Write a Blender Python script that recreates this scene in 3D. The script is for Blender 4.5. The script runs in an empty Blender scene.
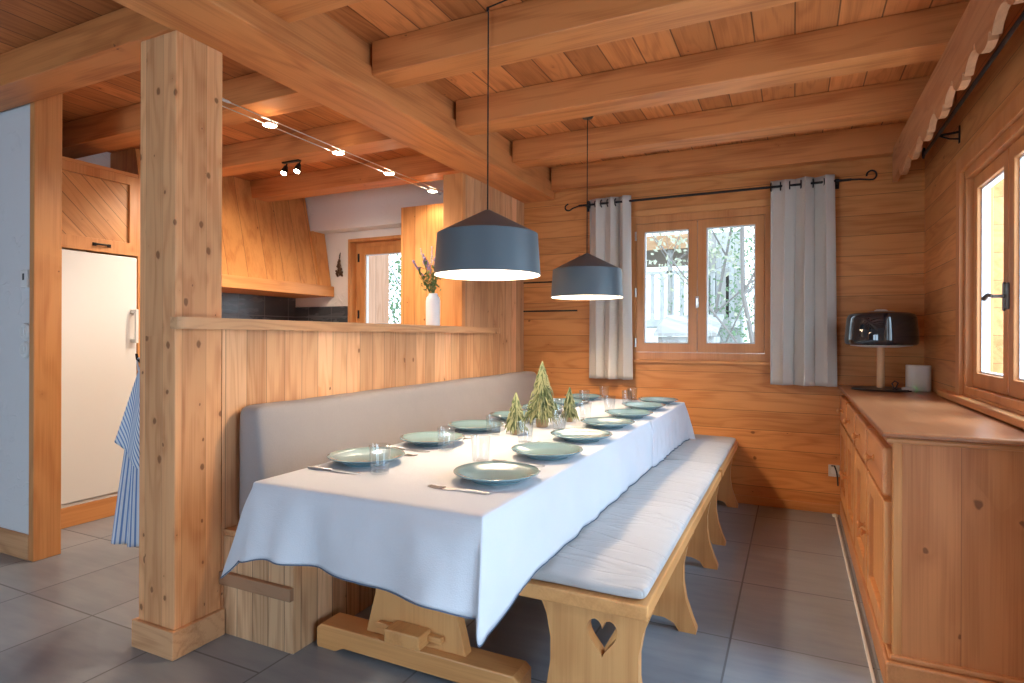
import bpy, bmesh, math, random
from mathutils import Vector, Matrix
random.seed(7)
PI = math.pi
sc = bpy.context.scene
COL = sc.collection
W = {}            # world offset of every object's frame (translation only)

# ------------------------------------------------------------------ materials
def _mat(name):
    m = bpy.data.materials.new(name); m.use_nodes = True
    nt = m.node_tree; nt.nodes.clear()
    out = nt.nodes.new('ShaderNodeOutputMaterial')
    b = nt.nodes.new('ShaderNodeBsdfPrincipled')
    nt.links.new(b.outputs[0], out.inputs[0])
    return m, nt, b
def plain(name, col, rough=.5, metal=0, emit=None, es=0, spec=.5, coat=0):
    m, nt, b = _mat(name)
    b.inputs['Base Color'].default_value = (*col, 1)
    b.inputs['Roughness'].default_value = rough
    b.inputs['Metallic'].default_value = metal
    b.inputs['Specular IOR Level'].default_value = spec
    b.inputs['Coat Weight'].default_value = coat
    if emit:
        b.inputs['Emission Color'].default_value = (*emit, 1)
        b.inputs['Emission Strength'].default_value = es
    return m
class N:
    def __init__(s, nt): s.nt = nt
    def link(s, a, b):
        if hasattr(a, 'links'): s.nt.links.new(a, b)
        elif isinstance(a, (tuple, list)):
            b.default_value = a if len(a) == len(b.default_value) else (*a, 1)
        else: b.default_value = a
    def m(s, op, a, b=0.0, c=0.0, clamp=False):
        n = s.nt.nodes.new('ShaderNodeMath'); n.operation = op; n.use_clamp = clamp
        s.link(a, n.inputs[0]); s.link(b, n.inputs[1]); s.link(c, n.inputs[2]); return n.outputs[0]
    def dot(s, v, k):
        n = s.nt.nodes.new('ShaderNodeVectorMath'); n.operation = 'DOT_PRODUCT'
        s.link(v, n.inputs[0]); n.inputs[1].default_value = k; return n.outputs['Value']
    def comb(s, x, y, z=0.0):
        n = s.nt.nodes.new('ShaderNodeCombineXYZ')
        s.link(x, n.inputs[0]); s.link(y, n.inputs[1]); s.link(z, n.inputs[2]); return n.outputs[0]
    def noise(s, v, scale=1, detail=2, rough=.5, dist=0):
        n = s.nt.nodes.new('ShaderNodeTexNoise'); s.link(v, n.inputs['Vector'])
        n.inputs['Scale'].default_value = scale; n.inputs['Detail'].default_value = detail
        n.inputs['Roughness'].default_value = rough; n.inputs['Distortion'].default_value = dist
        return n.outputs['Fac']
    def white(s, w):
        n = s.nt.nodes.new('ShaderNodeTexWhiteNoise'); n.noise_dimensions = '1D'; s.link(w, n.inputs['W'])
        return n.outputs['Value']
    def mr(s, v, a, b, c=0, d=1, smooth=True):
        n = s.nt.nodes.new('ShaderNodeMapRange'); n.interpolation_type = 'SMOOTHSTEP' if smooth else 'LINEAR'
        s.link(v, n.inputs[0])
        for i, k in enumerate((a, b, c, d)): s.link(k, n.inputs[i+1])
        return n.outputs[0]
    def mix(s, f, a, b, mode='MIX'):
        n = s.nt.nodes.new('ShaderNodeMix'); n.data_type = 'RGBA'; n.blend_type = mode
        s.link(f, n.inputs[0]); s.link(a, n.inputs[6]); s.link(b, n.inputs[7]); return n.outputs[2]
    def tc(s, k='Object'):
        return s.nt.nodes.new('ShaderNodeTexCoord').outputs[k]
    def bump(s, h, strength, dist, b):
        n = s.nt.nodes.new('ShaderNodeBump'); n.inputs['Strength'].default_value = strength
        n.inputs['Distance'].default_value = dist; s.link(h, n.inputs['Height'])
        s.nt.links.new(n.outputs[0], b.inputs['Normal'])

def wood(name, light, dark, g, c, pw=None, tint=.25, rough=.5, kn=.5, kf=4.0, ring=30, krad=.020, seam=.0016, knotcol=(.10,.035,.012), bump=.25, spec=.35, seamd=.75, off=0.0):
    m, nt, b = _mat(name); n = N(nt)
    v = n.tc()
    G = n.dot(v, g); C = n.dot(v, c)
    gv, cv = Vector(g), Vector(c)
    d = gv.cross(cv); D = n.dot(v, tuple(d))
    if off: C = n.m('ADD', C, off)
    r = 0.0
    if pw:
        q = n.m('DIVIDE', C, pw)
        idx = n.m('FLOOR', q)
        r = n.white(idx); r2 = n.white(n.m('ADD', idx, 57.3))
    Gs = n.m('ADD', G, n.m('MULTIPLY', r, 13.7)) if pw else G
    vec = n.comb(n.m('MULTIPLY', Gs, .8), n.m('MULTIPLY', C, 5.0), n.m('MULTIPLY', D, 5.0))
    n1 = n.noise(vec, 1, 2, .5)
    # knots
    vo = nt.nodes.new('ShaderNodeTexVoronoi'); vo.voronoi_dimensions = '2D'; vo.feature = 'F1'
    vo.inputs['Scale'].default_value = 1
    kv = n.comb(n.m('MULTIPLY', Gs, kf), n.m('ADD', n.m('MULTIPLY', C, kf*1.15), n.m('MULTIPLY', D, .7)))
    wob = n.m('MULTIPLY', n.m('SUBTRACT', n.noise(v, 38, 1), .5), .08)
    kx = n.m('ADD', n.m('MULTIPLY', Gs, kf*.8), wob)
    ky = n.m('ADD', n.m('ADD', n.m('MULTIPLY', C, kf*1.15), n.m('MULTIPLY', D, .7)), n.m('MULTIPLY', wob, -.8))
    n.link(n.comb(kx, ky), vo.inputs['Vector'])
    dist = n.m('DIVIDE', vo.outputs['Distance'], kf)
    sep = nt.nodes.new('ShaderNodeSeparateColor'); n.link(vo.outputs['Color'], sep.inputs[0])
    rad = n.m('MULTIPLY', n.m('MAXIMUM', n.m('SUBTRACT', sep.outputs[0], 1-kn), 0.0), krad)
    has = n.m('GREATER_THAN', sep.outputs[0], 1-kn)
    kd = n.m('DIVIDE', dist, .022)
    halo = n.m('MULTIPLY', n.m('DIVIDE', 1.0, n.m('ADD', 1.0, n.m('MULTIPLY', kd, kd))), has)
    arg = n.m('ADD', n.m('MULTIPLY', n1, ring), n.m('MULTIPLY', halo, 1.6))
    s = n.m('MULTIPLY_ADD', n.m('SINE', n.m('MULTIPLY', arg, 2.2)), .5, .5)
    s = n.m('POWER', s, 1.6)
    fine = n.noise(n.comb(n.m('MULTIPLY', Gs, 2.5), n.m('MULTIPLY', C, 110), n.m('MULTIPLY', D, 110)), 1, 2, .6)
    broad = n.noise(n.comb(n.m('MULTIPLY', Gs, 1.1), n.m('MULTIPLY', C, 9), n.m('MULTIPLY', D, 9)), 1, 1, .5)
    f = n.m('ADD', n.m('MULTIPLY', s, .42), n.m('ADD', n.m('MULTIPLY', n.m('SUBTRACT', fine, .5), 1.1), n.m('MULTIPLY', n.m('SUBTRACT', broad, .5), 1.3)), clamp=True)
    col = n.mix(f, light, dark)
    if pw:
        k = n.m('MULTIPLY_ADD', r2, tint*1.6, 1-tint)
        col = n.mix(1.0, col, n.comb(k, n.m('POWER', k, 1.15), n.m('POWER', k, 1.3)), 'MULTIPLY')
    kmask = n.m('MULTIPLY', n.m('SUBTRACT', 1.0, n.mr(dist, n.m('MULTIPLY', rad, .55), rad)), has)
    col = n.mix(n.m('MULTIPLY', kmask, .85), col, knotcol)
    col = n.mix(n.m('MULTIPLY', halo, .28), col, dark)
    h = n.m('MULTIPLY', fine, -.3)
    if pw:
        fr = n.m('FRACT', q)
        e = n.m('MULTIPLY', n.m('MINIMUM', fr, n.m('SUBTRACT', 1.0, fr)), pw)
        sm = n.m('SUBTRACT', 1.0, n.mr(e, seam*.6, seam*1.5))
        col = n.mix(n.m('MULTIPLY', sm, seamd), col, tuple(x*.12 for x in dark))
        h = n.m('SUBTRACT', h, n.m('MULTIPLY', sm, 1.0))
    n.link(col, b.inputs['Base Color'])
    b.inputs['Roughness'].default_value = rough
    b.inputs['Specular IOR Level'].default_value = spec
    n.bump(h, bump, .004, b)
    return m

def fabric(name, col, col2, scale=60, bump=.3, rough=.9, big=2.5, crease=0):
    m, nt, b = _mat(name); n = N(nt); v = n.tc()
    a = n.noise(v, big, 3, .6); f = n.noise(v, scale*5, 2, .7)
    n.link(n.mix(n.m('MULTIPLY_ADD', f, .5, n.m('MULTIPLY', a, .6), clamp=True), col, col2), b.inputs['Base Color'])
    b.inputs['Roughness'].default_value = rough; b.inputs['Specular IOR Level'].default_value = .15
    b.inputs['Sheen Weight'].default_value = .15
    h = n.m('ADD', n.noise(v, scale*6, 2), n.m('MULTIPLY', n.noise(v, 14, 3), 2.5))
    if crease:
        c1 = n.noise(n.comb(n.m('MULTIPLY', n.dot(v, (1,.25,0)), 2.2), n.m('MULTIPLY', n.dot(v, (0,1,0)), 13), n.m('MULTIPLY', n.dot(v, (0,0,1)), 4)), 1, 1, .4, .6)
        c1 = n.m('ABSOLUTE', n.m('SUBTRACT', c1, .5))
        h = n.m('ADD', h, n.m('MULTIPLY', n.mr(c1, 0, .06), crease))
    n.bump(h, bump, .002, b)
    return m

HL, HD = (.62,.285,.105), (.40,.135,.036)            # honey larch
X_, Y_, Z_ = (1,0,0), (0,1,0), (0,0,1)
M = {}
M['wallplank'] = wood('honey_planks_horizontal', (.72,.31,.098), (.50,.165,.040), X_, Z_, pw=.135, tint=.16, krad=.034, kn=.45, rough=.45, seam=.0013)
M['wallplank_r'] = wood('honey_planks_right', (.70,.32,.115), (.48,.17,.048), Y_, Z_, pw=.135, tint=.16, krad=.034, kn=.45, rough=.45, seam=.0013)
M['ceil'] = wood('ceiling_boards', (.63,.235,.075), (.35,.098,.024), Y_, X_, pw=.17, tint=.28, kn=.45, rough=.55, seam=.003)
M['joist'] = wood('joist_wood', (.62,.235,.073), (.36,.10,.024), X_, (0,.7,.7), kn=.35, kf=2.4, rough=.5, ring=16)
M['beam'] = wood('beam_wood', (.64,.255,.085), (.38,.115,.032), Y_, (.7,0,.7), kn=.35, kf=2.2, rough=.5, ring=16)
M['column'] = wood('column_planks', (.77,.395,.18), (.52,.195,.068), Z_, (1,1,0), pw=.1003, tint=.13, kn=.9, kf=8, krad=.017, seam=.0007, seamd=.4, rough=.55, ring=22)
M['trimx'] = wood('base_trim_wood', (.66,.36,.18), (.44,.19,.075), X_, (0,.5,1), kn=.2, rough=.5)
M['trimy'] = wood('base_trim_wood_y', (.66,.36,.18), (.44,.19,.075), Y_, (.5,0,1), kn=.2, rough=.5)
M['partition'] = wood('old_pine_boards', (.80,.455,.24), (.53,.22,.085), Z_, (1,1,0), pw=.103, tint=.30, kn=.62, kf=5, seam=.0011, rough=.55, ring=24)
M['box'] = wood('bench_box_boards', (.68,.43,.24), (.36,.17,.072), Z_, (1,1,0), pw=.085, tint=.24, kn=.4, kf=5, seam=.0015, rough=.6, ring=30)
M['ledge'] = wood('ledge_wood', (.68,.37,.18), (.42,.18,.07), Y_, (.7,0,.7), kn=.5, rough=.5, kf=5)
M['batten'] = wood('dark_batten_wood', (.36,.20,.11), (.20,.10,.05), X_, (0,.5,1), kn=.2, rough=.6)
M['honeyz'] = wood('honey_wood_upright', (.66,.30,.105), (.46,.16,.045), Z_, (.7,.7,0), kn=.3, kf=4, rough=.42, ring=18)
M['honeyy'] = wood('honey_wood_long', (.66,.30,.105), (.46,.16,.045), Y_, (.7,0,.7), kn=.3, rough=.42, ring=18)
M['honeyx'] = wood('honey_wood_cross', (.66,.30,.105), (.46,.16,.045), X_, (0,.7,.7), kn=.3, rough=.42, ring=18)
M['kpanel'] = wood('kitchen_panel_boards', (.68,.31,.10), (.47,.165,.043), Z_, (1,1,0), pw=.115, tint=.14, kn=.55, kf=5, rough=.42, ring=22)
M['hood'] = wood('hood_boards', (.68,.31,.10), (.45,.155,.04), Z_, Y_, pw=.2, tint=.12, kn=.5, kf=4, rough=.42, ring=18)
q = math.sqrt(.5)
M['diag'] = wood('diagonal_boards', (.68,.32,.11), (.46,.165,.045), (0,q,-q), (0,q,q), pw=.085, tint=.14, kn=.5, kf=6, rough=.42, ring=22)
M['pinex'] = wood('blond_pine_cross', (.69,.335,.12), (.50,.21,.065), X_, (0,.7,.7), kn=.2, rough=.38, ring=14)
M['piney'] = wood('blond_pine_long', (.69,.335,.12), (.50,.21,.065), Y_, (.7,0,.7), kn=.2, rough=.38, ring=14)
M['pinez'] = wood('blond_pine_upright', (.70,.35,.13), (.52,.22,.07), Z_, (.9,.3,0), kn=.22, kf=5, rough=.38, ring=14)
M['sbz'] = wood('sideboard_pine_upright', (.66,.27,.10), (.44,.148,.046), Z_, (1,.9,0), pw=.19, tint=.10, kn=.6, kf=5, krad=.032, seam=.0008, seamd=.5, rough=.38, ring=12)
M['sby'] = wood('sideboard_pine_long', (.60,.26,.098), (.43,.155,.05), Y_, (.7,0,.7), kn=.2, kf=5, rough=.35, ring=14)
M['sbx'] = wood('sideboard_pine_cross', (.60,.26,.098), (.43,.155,.05), X_, (0,.7,.7), kn=.2, kf=5, rough=.35, ring=14)
M['sbtop'] = wood('sideboard_top_pine', (.33,.118,.045), (.245,.08,.028), Y_, X_, pw=.16, tint=.03, kn=.25, seam=.0005, seamd=.3, rough=.3, spec=.5, ring=12)
M['winz'] = wood('window_wood', (.62,.27,.10), (.47,.175,.055), Z_, (.7,.7,0), kn=.12, rough=.35, ring=10)
M['pelmet'] = wood('pelmet_wood', (.56,.27,.125), (.38,.15,.057), Y_, (.2,0,1), kn=.5, kf=5, rough=.6, ring=26)
M['lampwood'] = wood('lamp_wood', (.66,.40,.22), (.50,.26,.12), Z_, (.7,.7,0), kn=0, rough=.45)
M['shutter'] = wood('shutter_wood', (.62,.36,.24), (.46,.23,.13), Z_, (.7,.7,0), pw=.12, kn=.4, rough=.6)
M['chalet'] = wood('chalet_wood', (.55,.34,.20), (.38,.2,.1), X_, Z_, pw=.2, kn=.2, rough=.7)
M['greywood'] = wood('weathered_grey_wood', (.42,.42,.42), (.28,.28,.29), Z_, (1,1,0), pw=.12, kn=.2, rough=.8)

def plaster(name, c1, c2):
    m, nt, b = _mat(name); n = N(nt); v = n.tc()
    n.link(n.mix(n.noise(v, 3, 4, .6), c1, c2), b.inputs['Base Color'])
    vo = nt.nodes.new('ShaderNodeTexVoronoi'); vo.feature = 'DISTANCE_TO_EDGE'; vo.inputs['Scale'].default_value = 7
    vv = nt.nodes.new('ShaderNodeVectorMath'); vv.operation = 'MULTIPLY_ADD'
    nn = nt.nodes.new('ShaderNodeTexNoise'); nn.inputs['Scale'].default_value = 5; n.link(v, nn.inputs['Vector'])
    n.link(nn.outputs['Color'], vv.inputs[0]); vv.inputs[1].default_value = (.5,.5,.5); n.link(v, vv.inputs[2])
    n.link(vv.outputs[0], vo.inputs['Vector'])
    ridge = n.m('MULTIPLY', n.mr(vo.outputs['Distance'], 0, .06, 1, 0), n.mr(n.noise(v, 4, 2), .5, .62))
    b.inputs['Roughness'].default_value = .85; b.inputs['Specular IOR Level'].default_value = .2
    n.bump(n.m('ADD', ridge, n.m('MULTIPLY', n.noise(v, 60, 3), .3)), .45, .006, b)
    return m
M['plaster'] = plaster('white_plaster', (.74,.745,.76), (.68,.685,.70))
M['kplaster'] = plaster('kitchen_plaster', (.80,.76,.71), (.76,.72,.67))

def tiles(name, tx, ty, c1, c2, grout, gw, rough, oy=0, ax=(X_, Y_), split=None):
    m, nt, b = _mat(name); n = N(nt); v = n.tc(); b.inputs['Specular IOR Level'].default_value = .7
    x = n.m('DIVIDE', n.m('ADD', n.dot(v, ax[0]), tx[1]), tx[0])
    y0 = n.m('ADD', n.dot(v, ax[1]), ty[1])
    if split: y0 = n.m('SUBTRACT', y0, n.m('MULTIPLY', n.m('LESS_THAN', n.dot(v, ax[0]), split[0]), split[1]))
    y = n.m('DIVIDE', y0, ty[0])
    fx, fy = n.m('FRACT', x), n.m('FRACT', y)
    ex = n.m('MULTIPLY', n.m('MINIMUM', fx, n.m('SUBTRACT', 1.0, fx)), tx[0])
    ey = n.m('MULTIPLY', n.m('MINIMUM', fy, n.m('SUBTRACT', 1.0, fy)), ty[0])
    e = n.m('MINIMUM', ex, ey)
    g = n.m('SUBTRACT', 1.0, n.mr(e, gw*.35, gw*.6))
    rid = n.white(n.m('ADD', n.m('FLOOR', x), n.m('MULTIPLY', n.m('FLOOR', y), 17.37)))
    cloud = n.m('ADD', n.m('MULTIPLY', n.noise(n.comb(n.m('MULTIPLY', n.dot(v, ax[0]), 3.0), n.m('MULTIPLY', n.dot(v, ax[1]), 14.0)), 1, 3, .6), .5), n.m('MULTIPLY', n.noise(v, 2.2, 3, .5), .5))
    k = n.m('MULTIPLY_ADD', rid, .22, .89)
    col = n.mix(n.mr(cloud, .3, .7), c1, c2)
    col = n.mix(1.0, col, n.comb(k, k, k), 'MULTIPLY')
    col = n.mix(g, col, grout)
    n.link(col, b.inputs['Base Color'])
    n.link(n.m('ADD', n.m('MULTIPLY_ADD', cloud, .16, rough-.06), n.m('MULTIPLY', g, .4)), b.inputs['Roughness'])
    n.bump(n.m('MULTIPLY', g, -1.0), .12, .003, b)
    return m
M['floor'] = tiles('slate_floor_tiles', (.497,.225), (.6,-2.51), (.185,.212,.25), (.28,.305,.335), (.15,.155,.165), .008, .30, split=(-1.716,.208))
M['splash'] = tiles('dark_backsplash_tiles', (.3,0), (.2,0), (.055,.06,.068), (.075,.08,.088), (.16,.16,.17), .005, .25, ax=((0,1,0) , Z_))
M['splashb'] = tiles('dark_backsplash_tiles_back', (.3,0), (.2,0), (.055,.06,.068), (.075,.08,.088), (.16,.16,.17), .005, .25, ax=(X_, Z_))

M['linen'] = fabric('pale_blue_linen', (.69,.705,.745), (.61,.63,.685), 50, .4)
M['linen2'] = fabric('pale_linen_second_cloth', (.67,.67,.71), (.59,.59,.65), 50, .25)
M['hem'] = plain('slate_blue_hem', (.10,.13,.19), .9)
M['cushion'] = fabric('greige_cushion_cloth', (.52,.495,.485), (.45,.43,.42), 40, .45, crease=6)
M['backcloth'] = fabric('taupe_backrest_cloth', (.34,.315,.312), (.28,.26,.26), 30, .3, big=5)
M['curtain'] = fabric('oatmeal_linen_curtain', (.63,.58,.52), (.53,.485,.435), 70, .3)
M['plate'] = plain('celadon_stoneware', (.17,.285,.32), .2, coat=.3)
M['steel'] = plain('polished_steel', (.62,.62,.63), .35, 1)
M['chrome'] = plain('satin_chrome', (.75,.75,.75), .3, 1)
M['gunmetal'] = plain('aged_grey_metal', (.16,.15,.14), .4, .8)
M['iron'] = plain('black_wrought_iron', (.018,.018,.02), .45, .6)
M['black'] = plain('black_plastic', (.02,.02,.022), .35)
M['cord'] = plain('black_textile_cord', (.012,.012,.012), .8)
M['shade'] = plain('matte_blue_grey_enamel', (.092,.122,.145), .42)
M['shadein'] = plain('white_shade_inside', (.88,.86,.82), .6)
M['bulb'] = plain('glowing_bulb', (1,1,1), .5, emit=(1,.77,.53), es=225)
M['spotlens'] = plain('glowing_spot_lens', (1,1,1), .5, emit=(1,.80,.55), es=60)
M['white'] = plain('white_enamel', (.80,.80,.79), .25)
M['fridge'] = plain('white_fridge_door', (.78,.775,.75), .28)
M['plastic'] = plain('white_plastic', (.75,.75,.74), .4)
M['cream'] = plain('cream_plastic', (.70,.68,.64), .5)
M['vase'] = plain('white_ceramic', (.82,.82,.84), .3)
M['led'] = plain('green_led', (.1,.9,.2), .4, emit=(.1,1,.15), es=4)
M['smoke'] = plain('smoked_glass', (.016,.018,.022), .06, coat=.5)
M['lampdiff'] = plain('opal_diffuser', (.75,.73,.70), .5)
M['dark'] = plain('dark_gap', (.02,.014,.01), .8)
M['green'] = plain('leaf_green', (.11,.19,.06), .7)
M['lav'] = plain('lavender_bloom', (.34,.24,.42), .8)
M['lavl'] = plain('dry_seed_head', (.62,.52,.50), .8)
M['needle'] = plain('frosted_needles', (.36,.37,.19), .8)
M['needled'] = plain('deep_green_needles', (.09,.125,.05), .8)
M['burlap'] = fabric('burlap_base', (.50,.33,.22), (.34,.21,.13), 60, .6)
M['cone'] = plain('dry_brown_cones', (.10,.055,.03), .8)
M['bark'] = plain('grey_bark', (.20,.18,.17), .9)
M['leaf'] = plain('garden_leaves', (.12,.20,.10), .7)
M['leafl'] = plain('pale_yellow_leaves', (.36,.37,.27), .7)
M['snow'] = plain('pale_ground', (.55,.57,.52), .9)
M['pvc'] = plain('window_rebate_white', (.70,.72,.75), .4)

def glassmat(name, tint, refl):
    m = bpy.data.materials.new(name); m.use_nodes = True; nt = m.node_tree; nt.nodes.clear()
    o = nt.nodes.new('ShaderNodeOutputMaterial'); mx = nt.nodes.new('ShaderNodeMixShader')
    t = nt.nodes.new('ShaderNodeBsdfTransparent'); g = nt.nodes.new('ShaderNodeBsdfGlossy')
    lw = nt.nodes.new('ShaderNodeLayerWeight'); lw.inputs[0].default_value = refl
    t.inputs[0].default_value = (*tint, 1); g.inputs['Roughness'].default_value = .02
    ge = nt.nodes.new('ShaderNodeNewGeometry'); sb_ = nt.nodes.new('ShaderNodeMath'); sb_.operation = 'SUBTRACT'; sb_.inputs[0].default_value = 1
    nt.links.new(ge.outputs['Backfacing'], sb_.inputs[1]); mu = nt.nodes.new('ShaderNodeMath'); mu.operation = 'MULTIPLY'
    nt.links.new(sb_.outputs[0], mu.inputs[0]); nt.links.new(lw.outputs['Fresnel'], mu.inputs[1]); nt.links.new(mu.outputs[0], mx.inputs[0]); nt.links.new(t.outputs[0], mx.inputs[1])
    nt.links.new(g.outputs[0], mx.inputs[2]); nt.links.new(mx.outputs[0], o.inputs[0]); return m
M['pane'] = glassmat('window_glass', (.98,.985,.985), .2)
M['tumbler'] = glassmat('drinking_glass', (.93,.95,.965), .5)

def towelmat():
    m, nt, b = _mat('blue_white_stripes'); n = N(nt); v = n.tc('UV')
    s = n.m('FRACT', n.m('MULTIPLY', n.dot(v, X_), 42))
    f = n.m('MULTIPLY', n.mr(s, .10, .2), n.mr(s, .5, .6, 1, 0))
    n.link(n.mix(f, (.74,.76,.80), (.16,.27,.52)), b.inputs['Base Color'])
    b.inputs['Roughness'].default_value = .9
    n.bump(n.noise(v, 250, 2), .2, .002, b)
    return m
M['towel'] = towelmat()

# ------------------------------------------------------------------ mesh helpers
def B(): return bmesh.new()
def box(bm, x0, x1, y0, y1, z0, z1, bev=0.0, seg=2):
    vs = bmesh.ops.create_cube(bm, size=1)['verts']
    for v in vs:
        v.co = Vector(((x0+x1)/2 + v.co.x*(x1-x0), (y0+y1)/2 + v.co.y*(y1-y0), (z0+z1)/2 + v.co.z*(z1-z0)))
    if bev:
        es = set(e for v in vs for e in v.link_edges)
        bmesh.ops.bevel(bm, geom=list(es), offset=bev, segments=seg, affect='EDGES', profile=.5)
    return bm
def prism(bm, pts, axis, a, b, holes=(), bev=0.0):
    """polygon (2-D points) extruded along axis between a and b; pts are in the two other axes (cyclic order x->y->z)"""
    def mk(p, t):
        if axis == 'X': return (t, p[0], p[1])
        if axis == 'Y': return (p[0], t, p[1])
        return (p[0], p[1], t)
    edges = []; loops = []
    for loop in [pts] + list(holes):
        vs = [bm.verts.new(mk(p, a)) for p in loop]; loops.append(vs)
        for i in range(len(vs)): edges.append(bm.edges.new((vs[i], vs[(i+1) % len(vs)])))
    if holes:
        r = bmesh.ops.triangle_fill(bm, use_beauty=True, use_dissolve=False, edges=edges)
        faces = [g for g in r['geom'] if isinstance(g, bmesh.types.BMFace)]
    else:
        faces = [bm.faces.new(loops[0])]
    r = bmesh.ops.extrude_face_region(bm, geom=faces)
    d = {'X': (b-a,0,0), 'Y': (0,b-a,0), 'Z': (0,0,b-a)}[axis]
    nv = [g for g in r['geom'] if isinstance(g, bmesh.types.BMVert)]
    bmesh.ops.translate(bm, verts=nv, vec=d)
    bmesh.ops.recalc_face_normals(bm, faces=bm.faces[:])
    if bev:
        es = [e for e in bm.edges if len(e.link_faces) == 2 and e.calc_face_angle(0) > .9]
        bmesh.ops.bevel(bm, geom=es, offset=bev, segments=2, affect='EDGES', profile=.5)
    return bm
def lathe(bm, prof, c=(0,0,0), seg=32):
    rings = []
    for r, z in prof:
        if r < 1e-6: rings.append([bm.verts.new((c[0], c[1], c[2]+z))])
        else: rings.append([bm.verts.new((c[0]+r*math.cos(2*PI*i/seg), c[1]+r*math.sin(2*PI*i/seg), c[2]+z)) for i in range(seg)])
    for a, b in zip(rings, rings[1:]):
        for i in range(seg):
            j = (i+1) % seg
            if len(a) == 1 and len(b) == 1: continue
            if len(a) == 1: bm.faces.new((a[0], b[j], b[i]))
            elif len(b) == 1: bm.faces.new((a[i], a[j], b[0]))
            else: bm.faces.new((a[i], a[j], b[j], b[i]))
    return bm
def tube(bm, pts, r, seg=8, caps=True):
    pts = [Vector(p) for p in pts]; n = len(pts)
    rs = r if isinstance(r, (list, tuple)) else [r]*n
    t0 = (pts[1]-pts[0]).normalized()
    ref = Vector((0,0,1)) if abs(t0.z) < .9 else Vector((1,0,0))
    u = t0.cross(ref).normalized(); rings = []
    for i, p in enumerate(pts):
        t = (pts[min(i+1, n-1)] - pts[max(i-1, 0)]).normalized()
        u = (u - t*u.dot(t)).normalized(); w = t.cross(u)
        rings.append([bm.verts.new(p + (u*math.cos(2*PI*k/seg) + w*math.sin(2*PI*k/seg))*rs[i]) for k in range(seg)])
    for a, b in zip(rings, rings[1:]):
        for k in range(seg):
            l = (k+1) % seg; bm.faces.new((a[k], a[l], b[l], b[k]))
    if caps: bm.faces.new(rings[0][::-1]); bm.faces.new(rings[-1])
    return bm
def grid(bm, f, nu, nv, uv=None, closed_u=False):
    vs = [[bm.verts.new(f(i/nu, j/nv)) for j in range(nv+1)] for i in range(nu + (0 if closed_u else 1))]
    lay = bm.loops.layers.uv.verify() if uv else None
    for i in range(nu):
        for j in range(nv):
            i2 = (i+1) % len(vs)
            fc = bm.faces.new((vs[i][j], vs[i2][j], vs[i2][j+1], vs[i][j+1]))
            if uv:
                for lp, (a, b) in zip(fc.loops, ((i,j),(i+1,j),(i+1,j+1),(i,j+1))): lp[lay].uv = uv(a/nu, b/nv)
    return vs
def xf(bm, m):
    bmesh.ops.transform(bm, matrix=m, verts=bm.verts[:]); return bm

# ------------------------------------------------------------------ object helpers
def T(name, label, cat, loc=(0,0,0), group=None, kind=None):
    o = bpy.data.objects.new(name, None); COL.objects.link(o); o.empty_display_size = .1
    o.location = loc; W[o] = Vector(loc)
    if label: o['label'] = label
    if cat: o['category'] = cat
    if group: o['group'] = group
    if kind: o['kind'] = kind
    return o
def P(name, bm, mat, parent=None, smooth=False, local=False, label=None, solid=0, sub=0, recalc=True):
    if recalc: bmesh.ops.recalc_face_normals(bm, faces=bm.faces[:])
    me = bpy.data.meshes.new(name); bm.to_mesh(me); bm.free()
    mats = mat if isinstance(mat, (list, tuple)) else [mat]
    for m_ in mats: me.materials.append(m_)
    if smooth:
        for p in me.polygons: p.use_smooth = True
        if smooth == 'auto': me.set_sharp_from_angle(angle=math.radians(35))
    o = bpy.data.objects.new(name, me); COL.objects.link(o)
    if parent:
        o.parent = parent
        o.location = (0,0,0) if local else -W[parent]
        W[o] = W[parent] + Vector(o.location)
    else: W[o] = Vector((0,0,0))
    if label: o['label'] = label
    if solid:
        md = o.modifiers.new('thickness', 'SOLIDIFY'); md.thickness = solid; md.offset = 0
    if sub:
        md = o.modifiers.new('smooth', 'SUBSURF'); md.levels = sub; md.render_levels = sub
    return o
def tag(o, label, cat, group=None, kind=None):
    o['label'] = label; o['category'] = cat
    if group: o['group'] = group
    if kind: o['kind'] = kind
    return o
def S(name, bm, mat, parent=None, label=None, **k):
    o = P(name, bm, mat, parent, **k)
    if parent is None: o['kind'] = 'structure'
    if label: o['label'] = label
    return o
def copy_tree(o, parent=None):
    c = o.copy(); COL.objects.link(c); c.parent = parent
    W[c] = W.get(o, Vector())
    for ch in list(o.children): copy_tree(ch, c)
    return c
ORD = ['first','second','third','fourth','fifth','sixth','seventh','eighth']

# ================================================================== ROOM SHELL
YW, XR, ZC = 4.60, .76, 2.59            # back wall, right wall, ceiling
XL = -4.70
S('floor', box(B(), -7.0, XR+.2, -3.2, YW+.2, -.12, 0), M['floor'], label='grey slate-look floor tiles')
S('ceiling', box(B(), -7.0, XR+.2, -3.2, YW+.2, ZC, ZC+.1), M['ceil'], label='wooden board ceiling')

def wall_with_holes(axis, a, b, u0, u1, z0, z1, holes):
    bm = B()
    hs = [[(h[0],h[2]),(h[1],h[2]),(h[1],h[3]),(h[0],h[3])] for h in holes]
    return prism(bm, [(u0,z0),(u1,z0),(u1,z1),(u0,z1)], axis, a, b, hs)
# window 1 in the back wall: X -1.145..-.165, Z 1.05..2.15
S('wall_back', wall_with_holes('Y', YW, YW+.16, -2.16, XR+.16, 0, ZC, [(-1.165,-.145,1.03,2.14)]), M['wallplank'], label='honey wood plank wall with the double window')
KW = (-3.985,-3.25,1.15,2.16)
S('wall_kitchen', wall_with_holes('Y', YW, YW+.16, XL-.1, -2.16, 0, ZC, [KW]), M['kplaster'], label='white plaster kitchen wall')
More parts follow.
